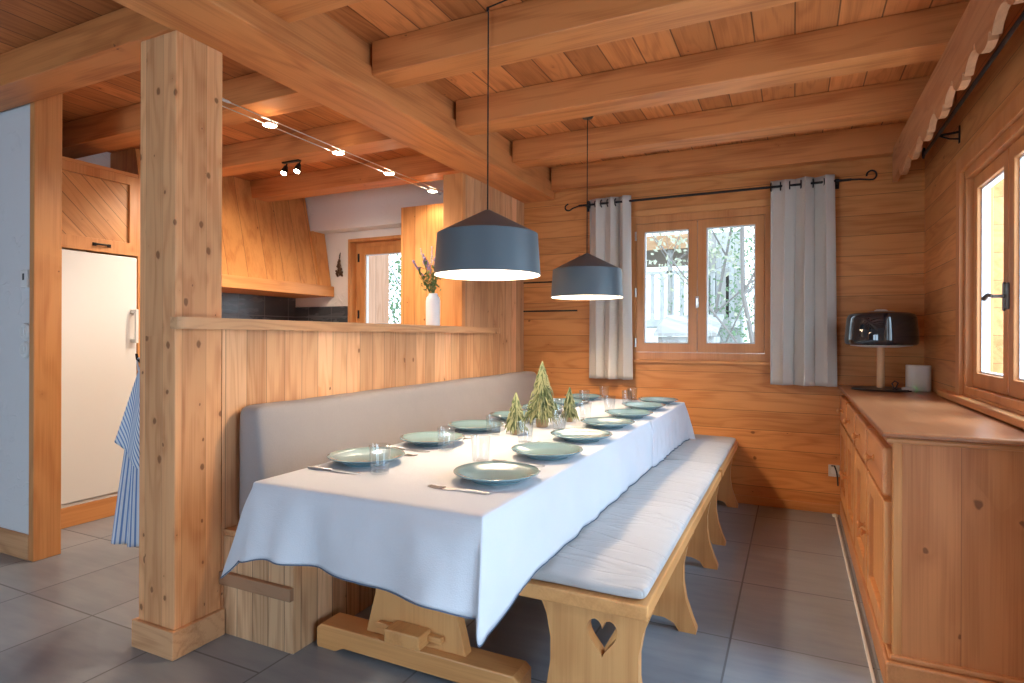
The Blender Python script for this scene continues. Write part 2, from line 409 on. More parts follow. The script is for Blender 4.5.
# right wall with window 3 (Y 2.0..3.62) and an added, unseen daylight opening nearer the camera (Y -1.2..1.5)
S('wall_right', wall_with_holes('X', XR, XR+.16, -3.2, YW, 0, ZC, [(1.95,3.62,.93,2.03),(.10,1.45,.05,1.75)]), M['wallplank_r'], label='honey wood plank wall with the side window')
S('wall_left', box(B(), -7.0, -6.85, -3.2, 1.75, 0, ZC), M['plaster'])
S('wall_front', wall_with_holes('Y', -3.2, -3.04, -7.0, XR+.16, 0, ZC, [(-3.7,-1.39,.05,1.80)]), M['plaster'])  # hole added out of view to admit fill daylight from the rear
S('wall_hall', box(B(), -7.0, -3.675, 1.75, 1.865, 0, ZC), M['plaster'], label='white textured plaster wall beside the wooden post')
S('wall_kitchen_left', box(B(), XL-.12, XL, 1.865, YW, 0, ZC), M['kplaster'])
bs = S('baseboard_hall', box(B(), -7.0, -3.676, 1.736, 1.75, 0, .135, .004), M['trimx'], label='wooden baseboard under the plaster wall')
S('baseboard_back', box(B(), -1.7, XR, YW-.012, YW, 0, .06, .003), M['honeyx'])

# thin dark strips drawn as the slot lines of the back wall
S('trim_1', box(B(), -2.08, -1.60, YW-.012, YW-.001, 1.412, 1.424), M['dark'], label='thin dark strip on the plank wall below the far lamp')
S('trim_2', box(B(), -2.08, -1.60, YW-.01, YW-.001, 1.655, 1.665), M['dark'], label='thin dark strip on the plank wall behind the lamps')

# partition: lower half wall + upper piece + ledge
XP = -2.08
pt = S('wall_partition', box(B(), -2.23, XP, 1.652, YW-.001, 0, 1.226), M['partition'], label='low wall of upright old pine boards behind the corner bench')
S('upper_partition', box(B(), -2.23, XP, 3.58, YW-.001, 1.226, 2.34), M['partition'], pt)
S('end_post', box(B(), -2.235, XP+.002, 3.555, 3.60, 1.27, 2.34, .003), M['honeyz'], pt)
def ledge():
    bm = B()
    pts = [(-2.27,1.40)]
    pts += [(-2.055+.035*math.sin(a), 1.435-.035*math.cos(a)) for a in [i*PI/2/6 for i in range(7)]]
    pts += [(-2.02,3.98),(-2.03,4.05),(-2.06,4.07),(-2.08,4.07),(-2.27,4.07)]
    return prism(bm, pts, 'Z', 1.226, 1.270, bev=.004)
# the ledge passes around the column: cut into front lip and the long shelf
lb = B()
lp = [(XP+.001,1.43)] + [(-2.045+.025*math.sin(i*PI/12), 1.455-.025*math.cos(i*PI/12)) for i in range(7)] + [(-2.02,4.02),(-2.035,4.06),(XP+.001,4.075),(XP+.001,3.55),(-2.27,3.55),(-2.27,1.655),(XP+.001,1.655)]
prism(lb, lp, 'Z', 1.226, 1.270)
lg = P('wall_ledge', lb, M['ledge'])
tag(lg, 'narrow wooden ledge capping the low board wall beside the column', 'ledge')

# column
col = T('wooden_column', 'broad square wooden column at the end of the low board wall', 'column', (-2.18,1.55,0))
P('shaft', box(B(), -2.29, XP, 1.45, 1.65, 0, 2.34, .004), M['column'], col)
bb = B(); prism(bb, [(-2.305,1.432),(XP+.018,1.432),(XP+.018,1.655),(XP+.0005,1.655),(XP+.0005,1.4495),(-2.2905,1.4495),(-2.2905,1.655),(-2.305,1.655)], 'Z', 0, .105, bev=.003)
P('base_trim', bb, M['trimx'], col, label='reddish base trim around the column foot')

# beams
mb = T('main_beam', 'massive main ceiling beam running from the column to the back wall', 'beam', (-1.95,-3,2.34))
P('lower_timber', box(B(), -2.10, -1.80, -3.03, YW-.002, 2.34, 2.475, .006), M['beam'], mb)
P('upper_timber', box(B(), -2.09, -1.825, -3.03, YW-.002, 2.477, ZC, .003), M['beam'], mb, label='set-back upper timber between the joists')
FR = [1.55, 2.23, 2.995, 3.77]
jw = .175
names = ['nearest to the camera', 'second from the camera', 'third from the camera', 'fourth from the camera']
for i, y in enumerate([-2.3,-1.53,-.76,.01,.78] + FR + [4.50]):  # unseen rear joists continue the row, built to shade the joist fronts
    h = jw if i < 9 else .10
    z0 = 2.43 if i < 9 else 2.44
    vis = i >= 5
    which = names[i-5] if 5 <= i < 9 else ('lying against the back wall' if i == 9 else ORD[i]+' behind the camera')
    if i == 9:
        o = P('ceiling_joist', box(B(), -1.80, XR-.001, y+.01, YW-.002, z0-.04, ZC-.001, .005), M['joist'])
        tag(o, 'ceiling joist lying against the back wall above the curtain rod', 'joist', 'joists over the dining area')
    else:
        o = P('ceiling_joist', box(B(), -1.799, XR-.002, y, y+h, z0, ZC-.001, .005), M['joist'])
        tag(o, ('dining-side ceiling joist, %s, right of the main beam' % which) if vis else 'ceiling joist right of the main beam and %s' % which, 'joist', 'joists over the dining area')
    # kitchen / living side
    if i < 9:
        xl = -6.85 if i <= 5 else XL
        o = P('ceiling_joist', box(B(), xl, -2.101, y, y+h+.01, z0, ZC-.001, .005), M['joist'])
        tag(o, ('kitchen-side ceiling joist, %s, left of the main beam' % which) if vis else 'ceiling joist left of the main beam and %s' % which, 'joist', 'joists over the kitchen')
# hall post
hp = P('wooden_post', box(B(), -3.675, -3.628, 1.738, 1.872, 0, ZC-.001, .005), M['honeyz'])
tag(hp, 'smooth orange wooden post between plaster wall and fridge', 'post')

# scalloped pelmet board
def pelmet():
    bm = B(); pts = []
    y0, y1, zt = 1.3, YW-.06, 2.43
    motif = [(0,.0),(.035,-.004),(.07,-.022),(.10,-.05),(.105,-.03),(.13,-.028),(.135,-.052),(.175,-.062),(.225,-.056),(.265,-.035),(.285,-.012),(.29,.012),(.31,.012),(.315,-.004)]
    y = y0; low = []
    while y < y1 - .34:
        low += [(y+a, 2.235+b) for a, b in motif]; y += .335
    low += [(y, 2.235), (y1, 2.215)]
    pts = [(y0, zt)] + low + [(y1, zt)]
    return prism(bm, pts, 'X', .575, .603)
pl = P('pelmet_board', pelmet(), M['pelmet'])
tag(pl, 'carved wooden pelmet board with scalloped lower edge beside the side window', 'pelmet board')

# ------------------------------------------------------------------ windows
def sash(parent, axis, fixed, u0, u1, z0, z1, rail, mat=M['winz'], d0=0, d1=.055, rebate_left=False):
    """one wooden sash ring + pane + pale rebate"""
    def mk(bm, U0, U1, Z0, Z1, hole, a, b):
        prism(bm, [(U0,Z0),(U1,Z0),(U1,Z1),(U0,Z1)], axis, a, b, [hole] if hole else (), bev=.004 if hole else 0)
        return bm
    i = (u0+rail, u1-rail, z0+rail*1.1, z1-rail)
    hole = [(i[0],i[2]),(i[1],i[2]),(i[1],i[3]),(i[0],i[3])]
    s = P('sash', mk(B(), u0, u1, z0, z1, hole, fixed+d0, fixed+d1), mat, parent)
    r = .008
    h2 = [(i[0]+r,i[2]+r),(i[1]-r,i[2]+r),(i[1]-r,i[3]-r),(i[0]+r,i[3]-r)]
    bm = B(); prism(bm, [(i[0],i[2]),(i[1],i[2]),(i[1],i[3]),(i[0],i[3])], axis, fixed+d0+.018, fixed+d1-.005, [h2])
    P('glazing_bead', bm, M['pvc'], s)
    bm = B(); prism(bm, [(i[0]+.001,i[2]+.001),(i[1]-.001,i[2]+.001),(i[1]-.001,i[3]-.001),(i[0]+.001,i[3]-.001)], axis, fixed+(d0+d1)/2, fixed+(d0+d1)/2+.004)
    P('pane', bm, M['pane'], s)
    return s
# window 1
w1 = T('window_1', 'double casement window in the back wall', None, (-.655,YW,1.03), kind='structure')
yf = YW+.02
bm = B(); prism(bm, [(-1.165,1.03),(-.145,1.03),(-.145,2.14),(-1.165,2.14)], 'Y', YW+.001, YW+.10, [[(-1.120,1.085),(-.19,1.085),(-.19,2.085),(-1.120,2.085)]], bev=.003)
P('window_frame', bm, M['winz'], w1)
sash(w1, 'Y', YW+.004, -1.118, -.658, 1.088, 2.083, .062)
sr = sash(w1, 'Y', YW+.004, -.654, -.192, 1.088, 2.083, .062)
P('window_sill', box(B(), -1.19, -.12, YW-.035, YW+.001, 1.005, 1.03, .004), M['honeyx'], w1)
P('head_casing', box(B(), -1.19, -.12, YW-.02, YW-.001, 2.142, 2.19, .004), M['honeyx'], w1)
P('side_casing', box(B(), -1.19, -1.167, YW-.016, YW-.001, 1.031, 2.141, .003), M['winz'], w1)
hb = box(B(), -.668, -.644, YW-.006, YW+.003, 1.425, 1.51, .006)
tube(hb, [(-.656,YW-.006,1.49),(-.656,YW-.035,1.49)], .007); tube(hb, [(-.656,YW-.035,1.495),(-.656,YW-.036,1.45),(-.656,YW-.032,1.42)], [.008,.008,.006])
P('handle', hb, M['chrome'], w1, smooth='auto')
for z in (1.16, 1.55, 1.99):
    P('hinge', tube(B(), [(-1.119,YW-.004,z-.035),(-1.119,YW-.004,z+.035)], .008), M['chrome'], w1, smooth='auto')
# window 3 (right wall)
w3 = T('window_3', 'wooden side window above the sideboard', None, (XR,2.8,.93), kind='structure')
bm = B(); prism(bm, [(1.95,.93),(3.62,.93),(3.62,2.03),(1.95,2.03)], 'X', XR+.001, XR+.11, [[(1.99,.965),(3.585,.965),(3.585,1.985),(1.99,1.985)]], bev=.003)
P('window_frame', bm, M['winz'], w3)
sash(w3, 'X', XR+.03, 3.06, 3.582, .967, 1.983, .062)
sash(w3, 'X', XR+.03, 2.53, 3.054, .967, 1.983, .062)
sash(w3, 'X', XR+.03, 1.992, 2.525, .967, 1.983, .062)  # unseen sash, window lengthened here to let in more light
bm = box(B(), XR-.045, XR+.03, 1.85, 3.98, .885, .918, .006)
P('window_sill', bm, M['honeyy'], w3)
bm = B(); prism(bm, [(1.88,.9185),(1.95,.9185),(1.95,2.03),(3.62,2.03),(3.62,.9185),(3.69,.9185),(3.69,2.10),(1.88,2.10)], 'X', XR-.018, XR-.0005)
P('casing', bm, M['winz'], w3)
hb = box(B(), XR+.021, XR+.031, 3.035, 3.08, 1.32, 1.43, .008)
tube(hb, [(XR+.02,3.06,1.375),(XR-.02,3.06,1.375)], .007)
tube(hb, [(XR-.02,3.06,1.375),(XR-.022,3.12,1.385),(XR-.02,3.18,1.372)], [.008,.008,.011])
box(hb, XR+.022, XR+.03, 3.085, 3.11, 1.315, 1.435, .006)
P('handle', hb, M['gunmetal'], w3, smooth='auto', label='grey forged window catch')
# window 2 (kitchen)
w2 = T('window_2', 'small kitchen window in the plaster wall', None, (-3.6,YW,1.15), kind='structure')
bm = B(); prism(bm, [(KW[0],KW[2]),(KW[1],KW[2]),(KW[1],KW[3]),(KW[0],KW[3])], 'Y', YW-.015, YW+.16, [[(KW[0]+.03,KW[2]+.03),(KW[1]-.03,KW[2]+.03),(KW[1]-.03,KW[3]-.03),(KW[0]+.03,KW[3]-.03)]], bev=.003)
P('window_frame', bm, M['honeyz'], w2)
sash(w2, 'Y', YW+.06, KW[0]+.075, KW[1]-.035, KW[2]+.09, KW[3]-.075, .075, mat=M['honeyz'])
P('inner_frame', prism(B(), [(KW[0]+.031,KW[2]+.031),(KW[1]-.031,KW[2]+.031),(KW[1]-.031,KW[3]-.031),(KW[0]+.031,KW[3]-.031)], 'Y', YW+.075, YW+.12, [[(KW[0]+.074,KW[2]+.089),(KW[1]-.034,KW[2]+.089),(KW[1]-.034,KW[3]-.074),(KW[0]+.074,KW[3]-.074)]]), M['honeyz'], w2)
for z in (1.42, 1.98):
    P('hinge', tube(B(), [(KW[0]+.078,YW+.052,z-.04),(KW[0]+.078,YW+.052,z+.04)], .009), M['iron'], w2, smooth='auto')

# made-up doors out of view, added to let fill daylight into the room
d1 = T('added_door_1', 'added unseen door opening in the right wall for daylight', None, (XR,0,0), kind='structure')
for a, b in ((.11,.77),(.78,1.44)):
    bm = B(); prism(bm, [(a,.06),(b,.06),(b,1.74),(a,1.74)], 'X', XR+.03, XR+.09, [[(a+.08,.2),(b-.08,.2),(b-.08,1.66),(a+.08,1.66)]])
    P('added_door_leaf', bm, M['winz'], d1)
d2 = T('added_door_2', 'added unseen door openings behind the camera for daylight', None, (-2.55,-3.1,0), kind='structure')
for k in range(2):
    a = -3.69 + k*1.147; b = a + 1.14
    bm = B(); prism(bm, [(a,.06),(b,.06),(b,1.79),(a,1.79)], 'Y', -3.15, -3.09, [[(a+.07,.2),(b-.07,.2),(b-.07,1.71),(a+.07,1.71)]])
    P('added_door_leaf', bm, M['winz'], d2)

# ================================================================== KITCHEN
# fridge housing
fc = T('fridge_cabinet', 'tall wooden housing with diagonal-board door above the white fridge', 'cabinet', (-4.4,2.3,0))
P('plinth', box(B(), XL+.01, -4.09, 1.88, 2.62, 0, .125, .004), M['honeyy'], fc)
P('side_panel', box(B(), XL+.01, -4.085, 2.575, 2.62, .126, 2.31, .003), M['honeyz'], fc)
P('top_board', box(B(), XL+.01, -4.085, 1.88, 2.574, 2.285, 2.31, .003), M['honeyy'], fc)
bm = B(); prism(bm, [(1.88,1.745),(2.574,1.745),(2.574,2.284),(1.88,2.284)], 'X', -4.125, -4.08, [[(1.94,1.83),(2.515,1.83),(2.515,2.225),(1.94,2.225)]], bev=.003)
dr = P('door', bm, M['honeyz'], fc)
P('diagonal_panel', box(B(), -4.12, -4.10, 1.935, 2.52, 1.825, 2.23), M['diag'], dr, label='panel of diagonal pine boards')
hb = tube(B(), [(-4.08,2.29,1.79),(-4.055,2.30,1.79),(-4.055,2.37,1.79),(-4.08,2.38,1.79)], .006); 
for y in (2.29,2.38): lathe(hb, [(0,0),(.012,0),(.012,.02),(0,.02)], (-4.079,y,1.78), 10)
P('handle', hb, M['iron'], dr, smooth='auto')
fr = T('fridge', 'tall white built-in fridge behind the wooden post', 'fridge', (-4.4,2.3,.13))
P('door', box(B(), -4.14, -4.085, 1.89, 2.57, .15, 1.735, .008), M['fridge'], fr)
P('body', box(B(), XL+.02, -4.145, 1.895, 2.565, .128, 1.73), M['white'], fr)
P('base_strip', box(B(), -4.15, -4.095, 1.89, 2.57, .1275, .147), M['cream'], fr)
hb = B()
for z in (1.165,1.365): box(hb, -4.086, -4.035, 2.525, 2.55, z-.013, z+.013, .003)
box(hb, -4.045, -4.03, 2.527, 2.548, 1.15, 1.38, .004)
P('handle', hb, M['plastic'], fr)

# base cabinets along kitchen's left wall, worktop, backsplash, hood
kb = T('kitchen_base_cabinet', 'row of wooden kitchen base cabinets beneath the hood', 'cabinet', (-4.4,3.6,0))
P('body', box(B(), XL+.001, -4.12, 2.63, YW-.001, 0, .87, .003), M['honeyy'], kb)
for k in range(4):
    y = 2.65 + k*.485
    dd = P('door', box(B(), -4.119, -4.10, y, y+.47, .12, .85, .004), M['honeyz'], kb)
    P('knob', lathe(B(), [(0,0),(.012,0),(.014,.01),(0,.016)], (0,0,0), 12) and xf(lathe(B(), [(0,0),(.006,0),(.008,.012),(.014,.018),(.012,.028),(0,.03)], (0,0,0), 12), Matrix.Translation((-4.10,y+.42,.7)) @ Matrix.Rotation(PI/2,4,'Y')), M['iron'], dd, smooth='auto')
wt = P('kitchen_worktop', box(B(), XL+.012, -4.08, 2.625, YW-.012, .871, .91, .004), M['honeyy'])
tag(wt, 'wooden kitchen worktop running under the cooker hood', 'worktop')
S('trim_3', box(B(), XL, XL+.01, 2.63, YW, .911, 1.68), M['splash'], label='dark tiled backsplash on the left kitchen wall')
S('trim_4', box(B(), XL+.01, -3.99, YW-.01, YW, .911, 1.50), M['splashb'], label='dark tiled backsplash beside the kitchen window')
hd = T('range_hood', 'large sloping wooden kitchen hood above the dark tiles', 'cooker hood', (-4.45,3.7,1.59))
bm = B(); prism(bm, [(XL+.001,1.70),(-4.21,1.70),(-4.40,2.585),(XL+.001,2.585)], 'Y', 2.75, 4.43)
prism  # keep profile in X,Z
P('canopy', bm, M['hood'], hd)
bm = B(); prism(bm, [(XL+.001,1.70),(-4.20,1.70),(-4.29,2.24),(XL+.001,2.24)], 'Y', 4.431, YW-.012)
P('side_filler', bm, M['hood'], hd)
P('front_ledge', box(B(), XL+.012, -4.16, 2.74, YW-.011, 1.595, 1.699, .006), M['honeyy'], hd, label='thick horizontal ledge under the hood')
sf = S('trim_5', box(B(), -4.42, -2.24, 4.44, YW-.001, 2.235, ZC-.001, .004), M['kplaster'], label='white plaster soffit above the kitchen window')
kp = T('tall_kitchen_unit', 'tall orange wooden unit of upright boards right of kitchen window', 'cabinet', (-2.6,4.3,0))
P('front_boards', box(B(), -3.03, -2.24, 4.15, 4.18, .0, 2.30, .003), M['kpanel'], kp)
P('body', box(B(), -3.03, -2.24, 4.181, YW-.02, 0, 2.28, .003), M['honeyz'], kp)

# wall ornament
orn = T('wall_ornament', 'small brown cone-shaped ornament hanging left of kitchen window', 'ornament', (-4.09,YW-.02,1.80))
bm = B(); random.seed(3)
for k in range(60):
    t = k/60; z = 1.80 + .16*(1-t)*1.0; w = .045*(t)+.006
    a = random.uniform(0, 2*PI); r = w*random.uniform(.3,1)
    cx, cy = -4.09 + r*math.cos(a), YW-.022 + .4*r*math.sin(a)
    ico = bmesh.ops.create_icosphere(bm, subdivisions=1, radius=.010, matrix=Matrix.Translation((cx,cy,z)) @ Matrix.Diagonal((1,.9,1.4,1)))
P('cones', bm, M['cone'], orn)
P('hanging_loop', tube(B(), [(-4.09,YW-.02,1.955),(-4.095,YW-.015,2.0),(-4.09,YW-.004,2.035),(-4.084,YW-.015,2.0),(-4.09,YW-.02,1.957)], .003, 6), M['cord'], orn)

# cable lights
X1, X2 = -2.66, -2.56
for xx, lb in ((-2.64,'left steel cable of the kitchen spotlight pair'),(-2.56,'right steel cable of the kitchen spotlight pair')):
    zz = 2.375 if xx < -2.6 else 2.372
    c_ = T('light_cable', lb + ', strung under the joists', 'cable', (xx,3,zz), 'steel cables over the kitchen')
    P('cable', tube(B(), [(xx,1.99,zz),(xx,3,zz-.006),(xx,4.14,zz)], .003, 6), M['chrome'], c_)
    P('turnbuckle', tube(B(), [(xx,2.0,zz),(xx,2.02,zz),(xx,2.06,zz),(xx,2.08,zz)], [.003,.008,.008,.003], 8), M['chrome'], c_, smooth='auto')
    P('anchor', tube(B(), [(xx,4.135,zz),(xx,4.145,zz),(xx,4.148,zz-.0),(xx,4.149,zz)], [.004,.01,.01,.004], 8), M['chrome'], c_, smooth='auto')
for i, y in enumerate((2.36, 2.90, 3.42, 3.98)):
    s = T('cable_spotlight', '%s chrome spotlight from the camera on the steel cables' % ORD[i], 'spotlight', (-2.60,y,2.36), 'spotlights on the steel cables')
    bm = lathe(B(), [(.004,.02),(.012,.018),(.024,.008),(.034,-.006),(.036,-.008),(.033,-.008),(.022,.004),(.004,.014)], (-2.60,y,2.36), 20)
    P('reflector', bm, M['chrome'], s, smooth='auto')
    bm = tube(B(), [(-2.64,y,2.371),(-2.62,y,2.378),(-2.60,y,2.385),(-2.58,y,2.378),(-2.56,y,2.368)], .0035, 6)
    tube(bm, [(-2.60,y-.06,2.383),(-2.60,y+.06,2.383)], .003, 6); tube(bm, [(-2.60,y,2.385),(-2.60,y,2.374)], .006, 8)
    P('bracket', bm, M['chrome'], s, smooth='auto')
    P('lens', lathe(B(), [(0,-.0065),(.034,-.006),(.036,-.004),(0,-.002)], (-2.60,y,2.36), 20), M['spotlens'], s)
tw = T('twin_spotlight', 'black twin ceiling spotlight fixed under a kitchen joist', 'spotlight', (-3.19,3.09,2.43))
P('ceiling_plate', box(B(), -3.27, -3.11, 3.07, 3.10, 2.420, 2.4295, .003), M['iron'], tw)
for dx in (-.062, .062):
    hdm = lathe(B(), [(0,.04),(.016,.04),(.024,.0),(.026,-.045),(.024,-.047),(.022,-.04),(0,-.03)], (0,0,0), 18)
    tube(hdm, [(0,0,.04),(0,0,.075)], .006)
    mt = Matrix.Translation((-3.19+dx,3.085,2.375)) @ Matrix.Rotation(-.5,4,'X') @ Matrix.Rotation(-.15,4,'Y') @ Matrix.Diagonal((.9,.9,.75,1))
    h_ = P('spot_head', xf(hdm, mt), M['iron'], tw, smooth='auto')
    P('lens', xf(lathe(B(), [(0,-.047),(.021,-.047),(.021,-.044),(0,-.044)], (0,0,0), 16), mt), M['spotlens'], h_)

# vase with lavender on the ledge
vz = T('flower_vase', 'white bottle vase of dried lavender and green stems on the ledge', 'vase', (-2.13,3.27,1.27))
vb = lathe(B(), [(0,.003),(.040,0),(.046,.006),(.047,.16),(.043,.185),(.030,.20),(.028,.212),(.024,.212),(.024,.19),(.038,.17),(.040,.02),(0,.015)], (-2.13,3.27,1.2705), 32)
P('vase_body', vb, M['vase'], vz, smooth='auto')
random.seed(11)
sm = B()
def blossom(nm, mt, p, d, n, r0, r):
    bm = B()
    for k in range(n):
        q_ = p + d*(k*.011) + Vector((random.uniform(-1,1),random.uniform(-1,1),0))*r0
        bmesh.ops.create_icosphere(bm, subdivisions=1, radius=r*random.uniform(.7,1.2), matrix=Matrix.Translation(q_))
    P(nm, bm, mt, vz)
stems = [(-.11,-.02,.20,'l'),(-.085,.04,.25,'l'),(-.05,-.05,.27,'d'),(-.09,0,.16,'l'),(-.02,.02,.29,'d'),(.0,-.02,.24,'d'),(.02,.03,.27,'d'),(-.06,.0,.22,'l'),(.035,.0,.2,'g'),(-.035,.03,.18,'l'),(-.105,.03,.13,'g'),(.05,-.02,.16,'g'),(-.02,-.04,.2,'l'),(-.075,-.03,.11,'g'),(.01,.0,.22,'l')]
for (dx, dy, hh, kd) in stems:
    # offsets measured roughly across the view
    p0 = Vector((-2.13,3.27,1.45)); tip = Vector((-2.13+dx*.9, 3.27+dx*.45+dy, 1.482+hh))
    mid = (p0+tip)/2 + Vector((dx*.1,0,.02))
    tube(sm, [p0, mid, tip], [.002,.002,.0015], 5)
    dd = (tip-mid).normalized()
    if kd == 'l': blossom('lavender_flower', M['lav'], tip - dd*.045, dd, 6, .006, .0085)
    elif kd == 'd': blossom('dry_seed_head', M['lavl'], tip - dd*.05, dd, 7, .002, .0065)
    else: pass
    for k in range(5):
        t = random.uniform(.25,.85); a = p0.lerp(tip, t); v = Vector((random.uniform(-1,1),random.uniform(-1,1),random.uniform(.2,1))).normalized()*random.uniform(.03,.06)
        side = v.cross(Vector((0,0,1))).normalized()*.007
        vs = [sm.verts.new(a), sm.verts.new(a+v*.5+side), sm.verts.new(a+v), sm.verts.new(a+v*.5-side)]; sm.faces.new(vs)
for k in range(110):
    a = p0 + Vector((random.uniform(-.075,.035),random.uniform(-.05,.04),random.uniform(.04,.16)))
    v = Vector((random.uniform(-1,1),random.uniform(-1,1),random.uniform(0,1.2))).normalized()*random.uniform(.02,.045)
    side = v.cross(Vector((0,0,1))).normalized()*.006
    sm.faces.new([sm.verts.new(a), sm.verts.new(a+v*.5+side), sm.verts.new(a+v), sm.verts.new(a+v*.5-side)])
P('stems', sm, M['green'], vz, recalc=False)

# wall fittings on the plaster wall
th = T('thermostat', 'small square white thermostat on the plaster wall', 'thermostat', (-3.70,1.75,1.50))
P('case', box(B(), -3.745, -3.680, 1.730, 1.7499, 1.455, 1.55, .004), M['plastic'], th)
P('display', box(B(), -3.722, -3.706, 1.7285, 1.731, 1.495, 1.53), M['black'], th)
for z, nm in ((1.220,'upper round white light switch on the plaster wall'),(1.122,'lower round white light switch on the plaster wall')):
    sw = T('light_switch', nm, 'switch', (-3.722,1.75,z), 'round light switches')
    P('plate', xf(lathe(B(), [(0,.014),(.040,.014),(.046,.006),(.046,0),(0,0)], (0,0,0), 28), Matrix.Translation((-3.722,1.7499,z)) @ Matrix.Rotation(PI/2,4,'X')), M['plastic'], sw, smooth='auto')
    P('rocker', box(B(), -3.740, -3.704, 1.729, 1.737, z-.022, z+.022, .003), M['white'], sw)

# hanging towel on the column's kitchen side
tk = T('coat_hook', 'small dark hook on the kitchen side of the column', 'hook', (-2.29,1.487,1.12))
hk = tube(B(), [(-2.29,1.487,1.095),(-2.34,1.487,1.095),(-2.362,1.487,1.108),(-2.366,1.487,1.128)], .005)
box(hk, -2.297, -2.2905, 1.472, 1.502, 1.075, 1.14, .002)
P('hook', hk, M['iron'], tk, smooth='auto')
tl = T('striped_towel', 'long blue and white striped tea towel hanging left of the column', 'towel', (-2.36,1.49,1.11))
def tw1(u, v):       # long back layer, stripes upright
    z = 1.09 - .79*v
    w = .025 + .36*v**.85
    x = -2.345 - w*u + .006*math.sin(u*9+v*2)
    y = 1.512 + .05*v + .016*math.sin(u*19+1)*v**.6 + .04*u*v
    return Vector((x, y, z + .008*math.sin(u*5)*v))
bm = B(); grid(bm, tw1, 50, 34, uv=lambda a,b: (a*.50, b))
P('long_fold', bm, M['towel'], tl, smooth=True, solid=.003)
def tw2(u, v):       # a corner folded over in front, stripes slanting
    w = .012 + .165*v
    z = 1.105 - .34*v - .10*v*(1-u)
    x = -2.325 - w*u - .03*v*0
    y = 1.492 - .012*v - .008*math.sin(u*7)*v + .01*u*v
    return Vector((x, y, z))
bm = B(); grid(bm, tw2, 26, 22, uv=lambda a,b: (b*.40+.14*a, a))
P('diagonal_fold', bm, M['towel'], tl, smooth=True, solid=.003)
P('hanging_loop', tube(B(), [(-2.350,1.487,1.112),(-2.362,1.487,1.10),(-2.356,1.490,1.06)], .004, 6), M['linen'], tl)

# ================================================================== DINING FURNITURE
# ---- corner storage bench
cb = T('corner_bench', 'long built-in box bench of upright boards under the taupe backrest', 'bench', (-1.9,3.0,0))
P('box', box(B(), XP+.001, -1.70, 1.66, YW-.002, 0, .395, .003), M['box'], cb)
P('seat_board', box(B(), XP+.001, -1.70, 1.66, YW-.002, .396, .42, .004), M['ledge'], cb)
P('end_batten', box(B(), XP+.0, -1.695, 1.638, 1.659, .205, .255, .003), M['batten'], cb, label='dark brown batten across the bench end')
# taupe backrest cushion
def cushion(x0, x1, y0, y1, z0, z1, r, puff, nx, ny, nz, wr=0, seed=0, flatb=True):
    """soft box: subdivided, bevelled and puffed"""
    random.seed(seed)
    bm = B(); bmesh.ops.create_cube(bm, size=1)
    for _ in range(1): pass
    for ax, n_ in ((0,nx),(1,ny),(2,nz)):
        for k in range(1, n_):
            no = Vector((0,0,0)); no[ax] = 1; co = no*(k/n_-.5)
            bmesh.ops.bisect_plane(bm, geom=bm.verts[:]+bm.edges[:]+bm.faces[:], plane_co=co, plane_no=no)
    sx, sy, sz = x1-x0, y1-y0, z1-z0
    from mathutils import noise
    for v in bm.verts:
        p = Vector((v.co.x*sx, v.co.y*sy, v.co.z*sz))
        # round the corners
        hx, hy, hz = sx/2-r, sy/2-r, sz/2-min(r, sz/2*.9)
        q_ = Vector((max(-hx,min(hx,p.x)), max(-hy,min(hy,p.y)), max(-hz,min(hz,p.z))))
        d = p-q_
        if d.length > 1e-6:
            rr = Vector((r, r, min(r, sz/2*.9)))
            d = Vector((d.x/rr.x, d.y/rr.y, d.z/rr.z)); L = max(abs(d.x),abs(d.y),abs(d.z)); d = d.normalized()*L
            p = q_ + Vector((d.x*rr.x, d.y*rr.y, d.z*rr.z))
        u, w, t = v.co.x*2, v.co.y*2, v.co.z*2
        f = (1-u**4)*(1-w**4)
        p.z += puff*f*(t > .5)
        n_ = (0 if (flatb and t < -.9) else 1)*noise.noise(Vector((p.x*6+seed, p.y*3.2, p.z*5))) + (0 if (flatb and t < -.9) else .6)*(1-2*abs(noise.noise(Vector((p.x*3, p.y*11+seed, p.z*9)))))
        p += Vector((.3,.3,1)) * n_ * wr
        v.co = p + Vector(((x0+x1)/2, (y0+y1)/2, (z0+z1)/2))
    return bm
bk = cushion(-2.06, -1.935, 1.70, YW-.03, .425, .915, .028, .0, 5, 60, 12, wr=.004, seed=5)
for v in bk.verts:          # wedge: thicker toward the seat
    if v.co.x > -2.0:
        v.co.x += .07*(1-(v.co.z-.42)/.5)
bc = P('backrest_cushion', bk, M['backcloth'], smooth=True, sub=1)
tag(bc, 'long taupe backrest cushion leaning on the low board wall', 'backrest cushion')

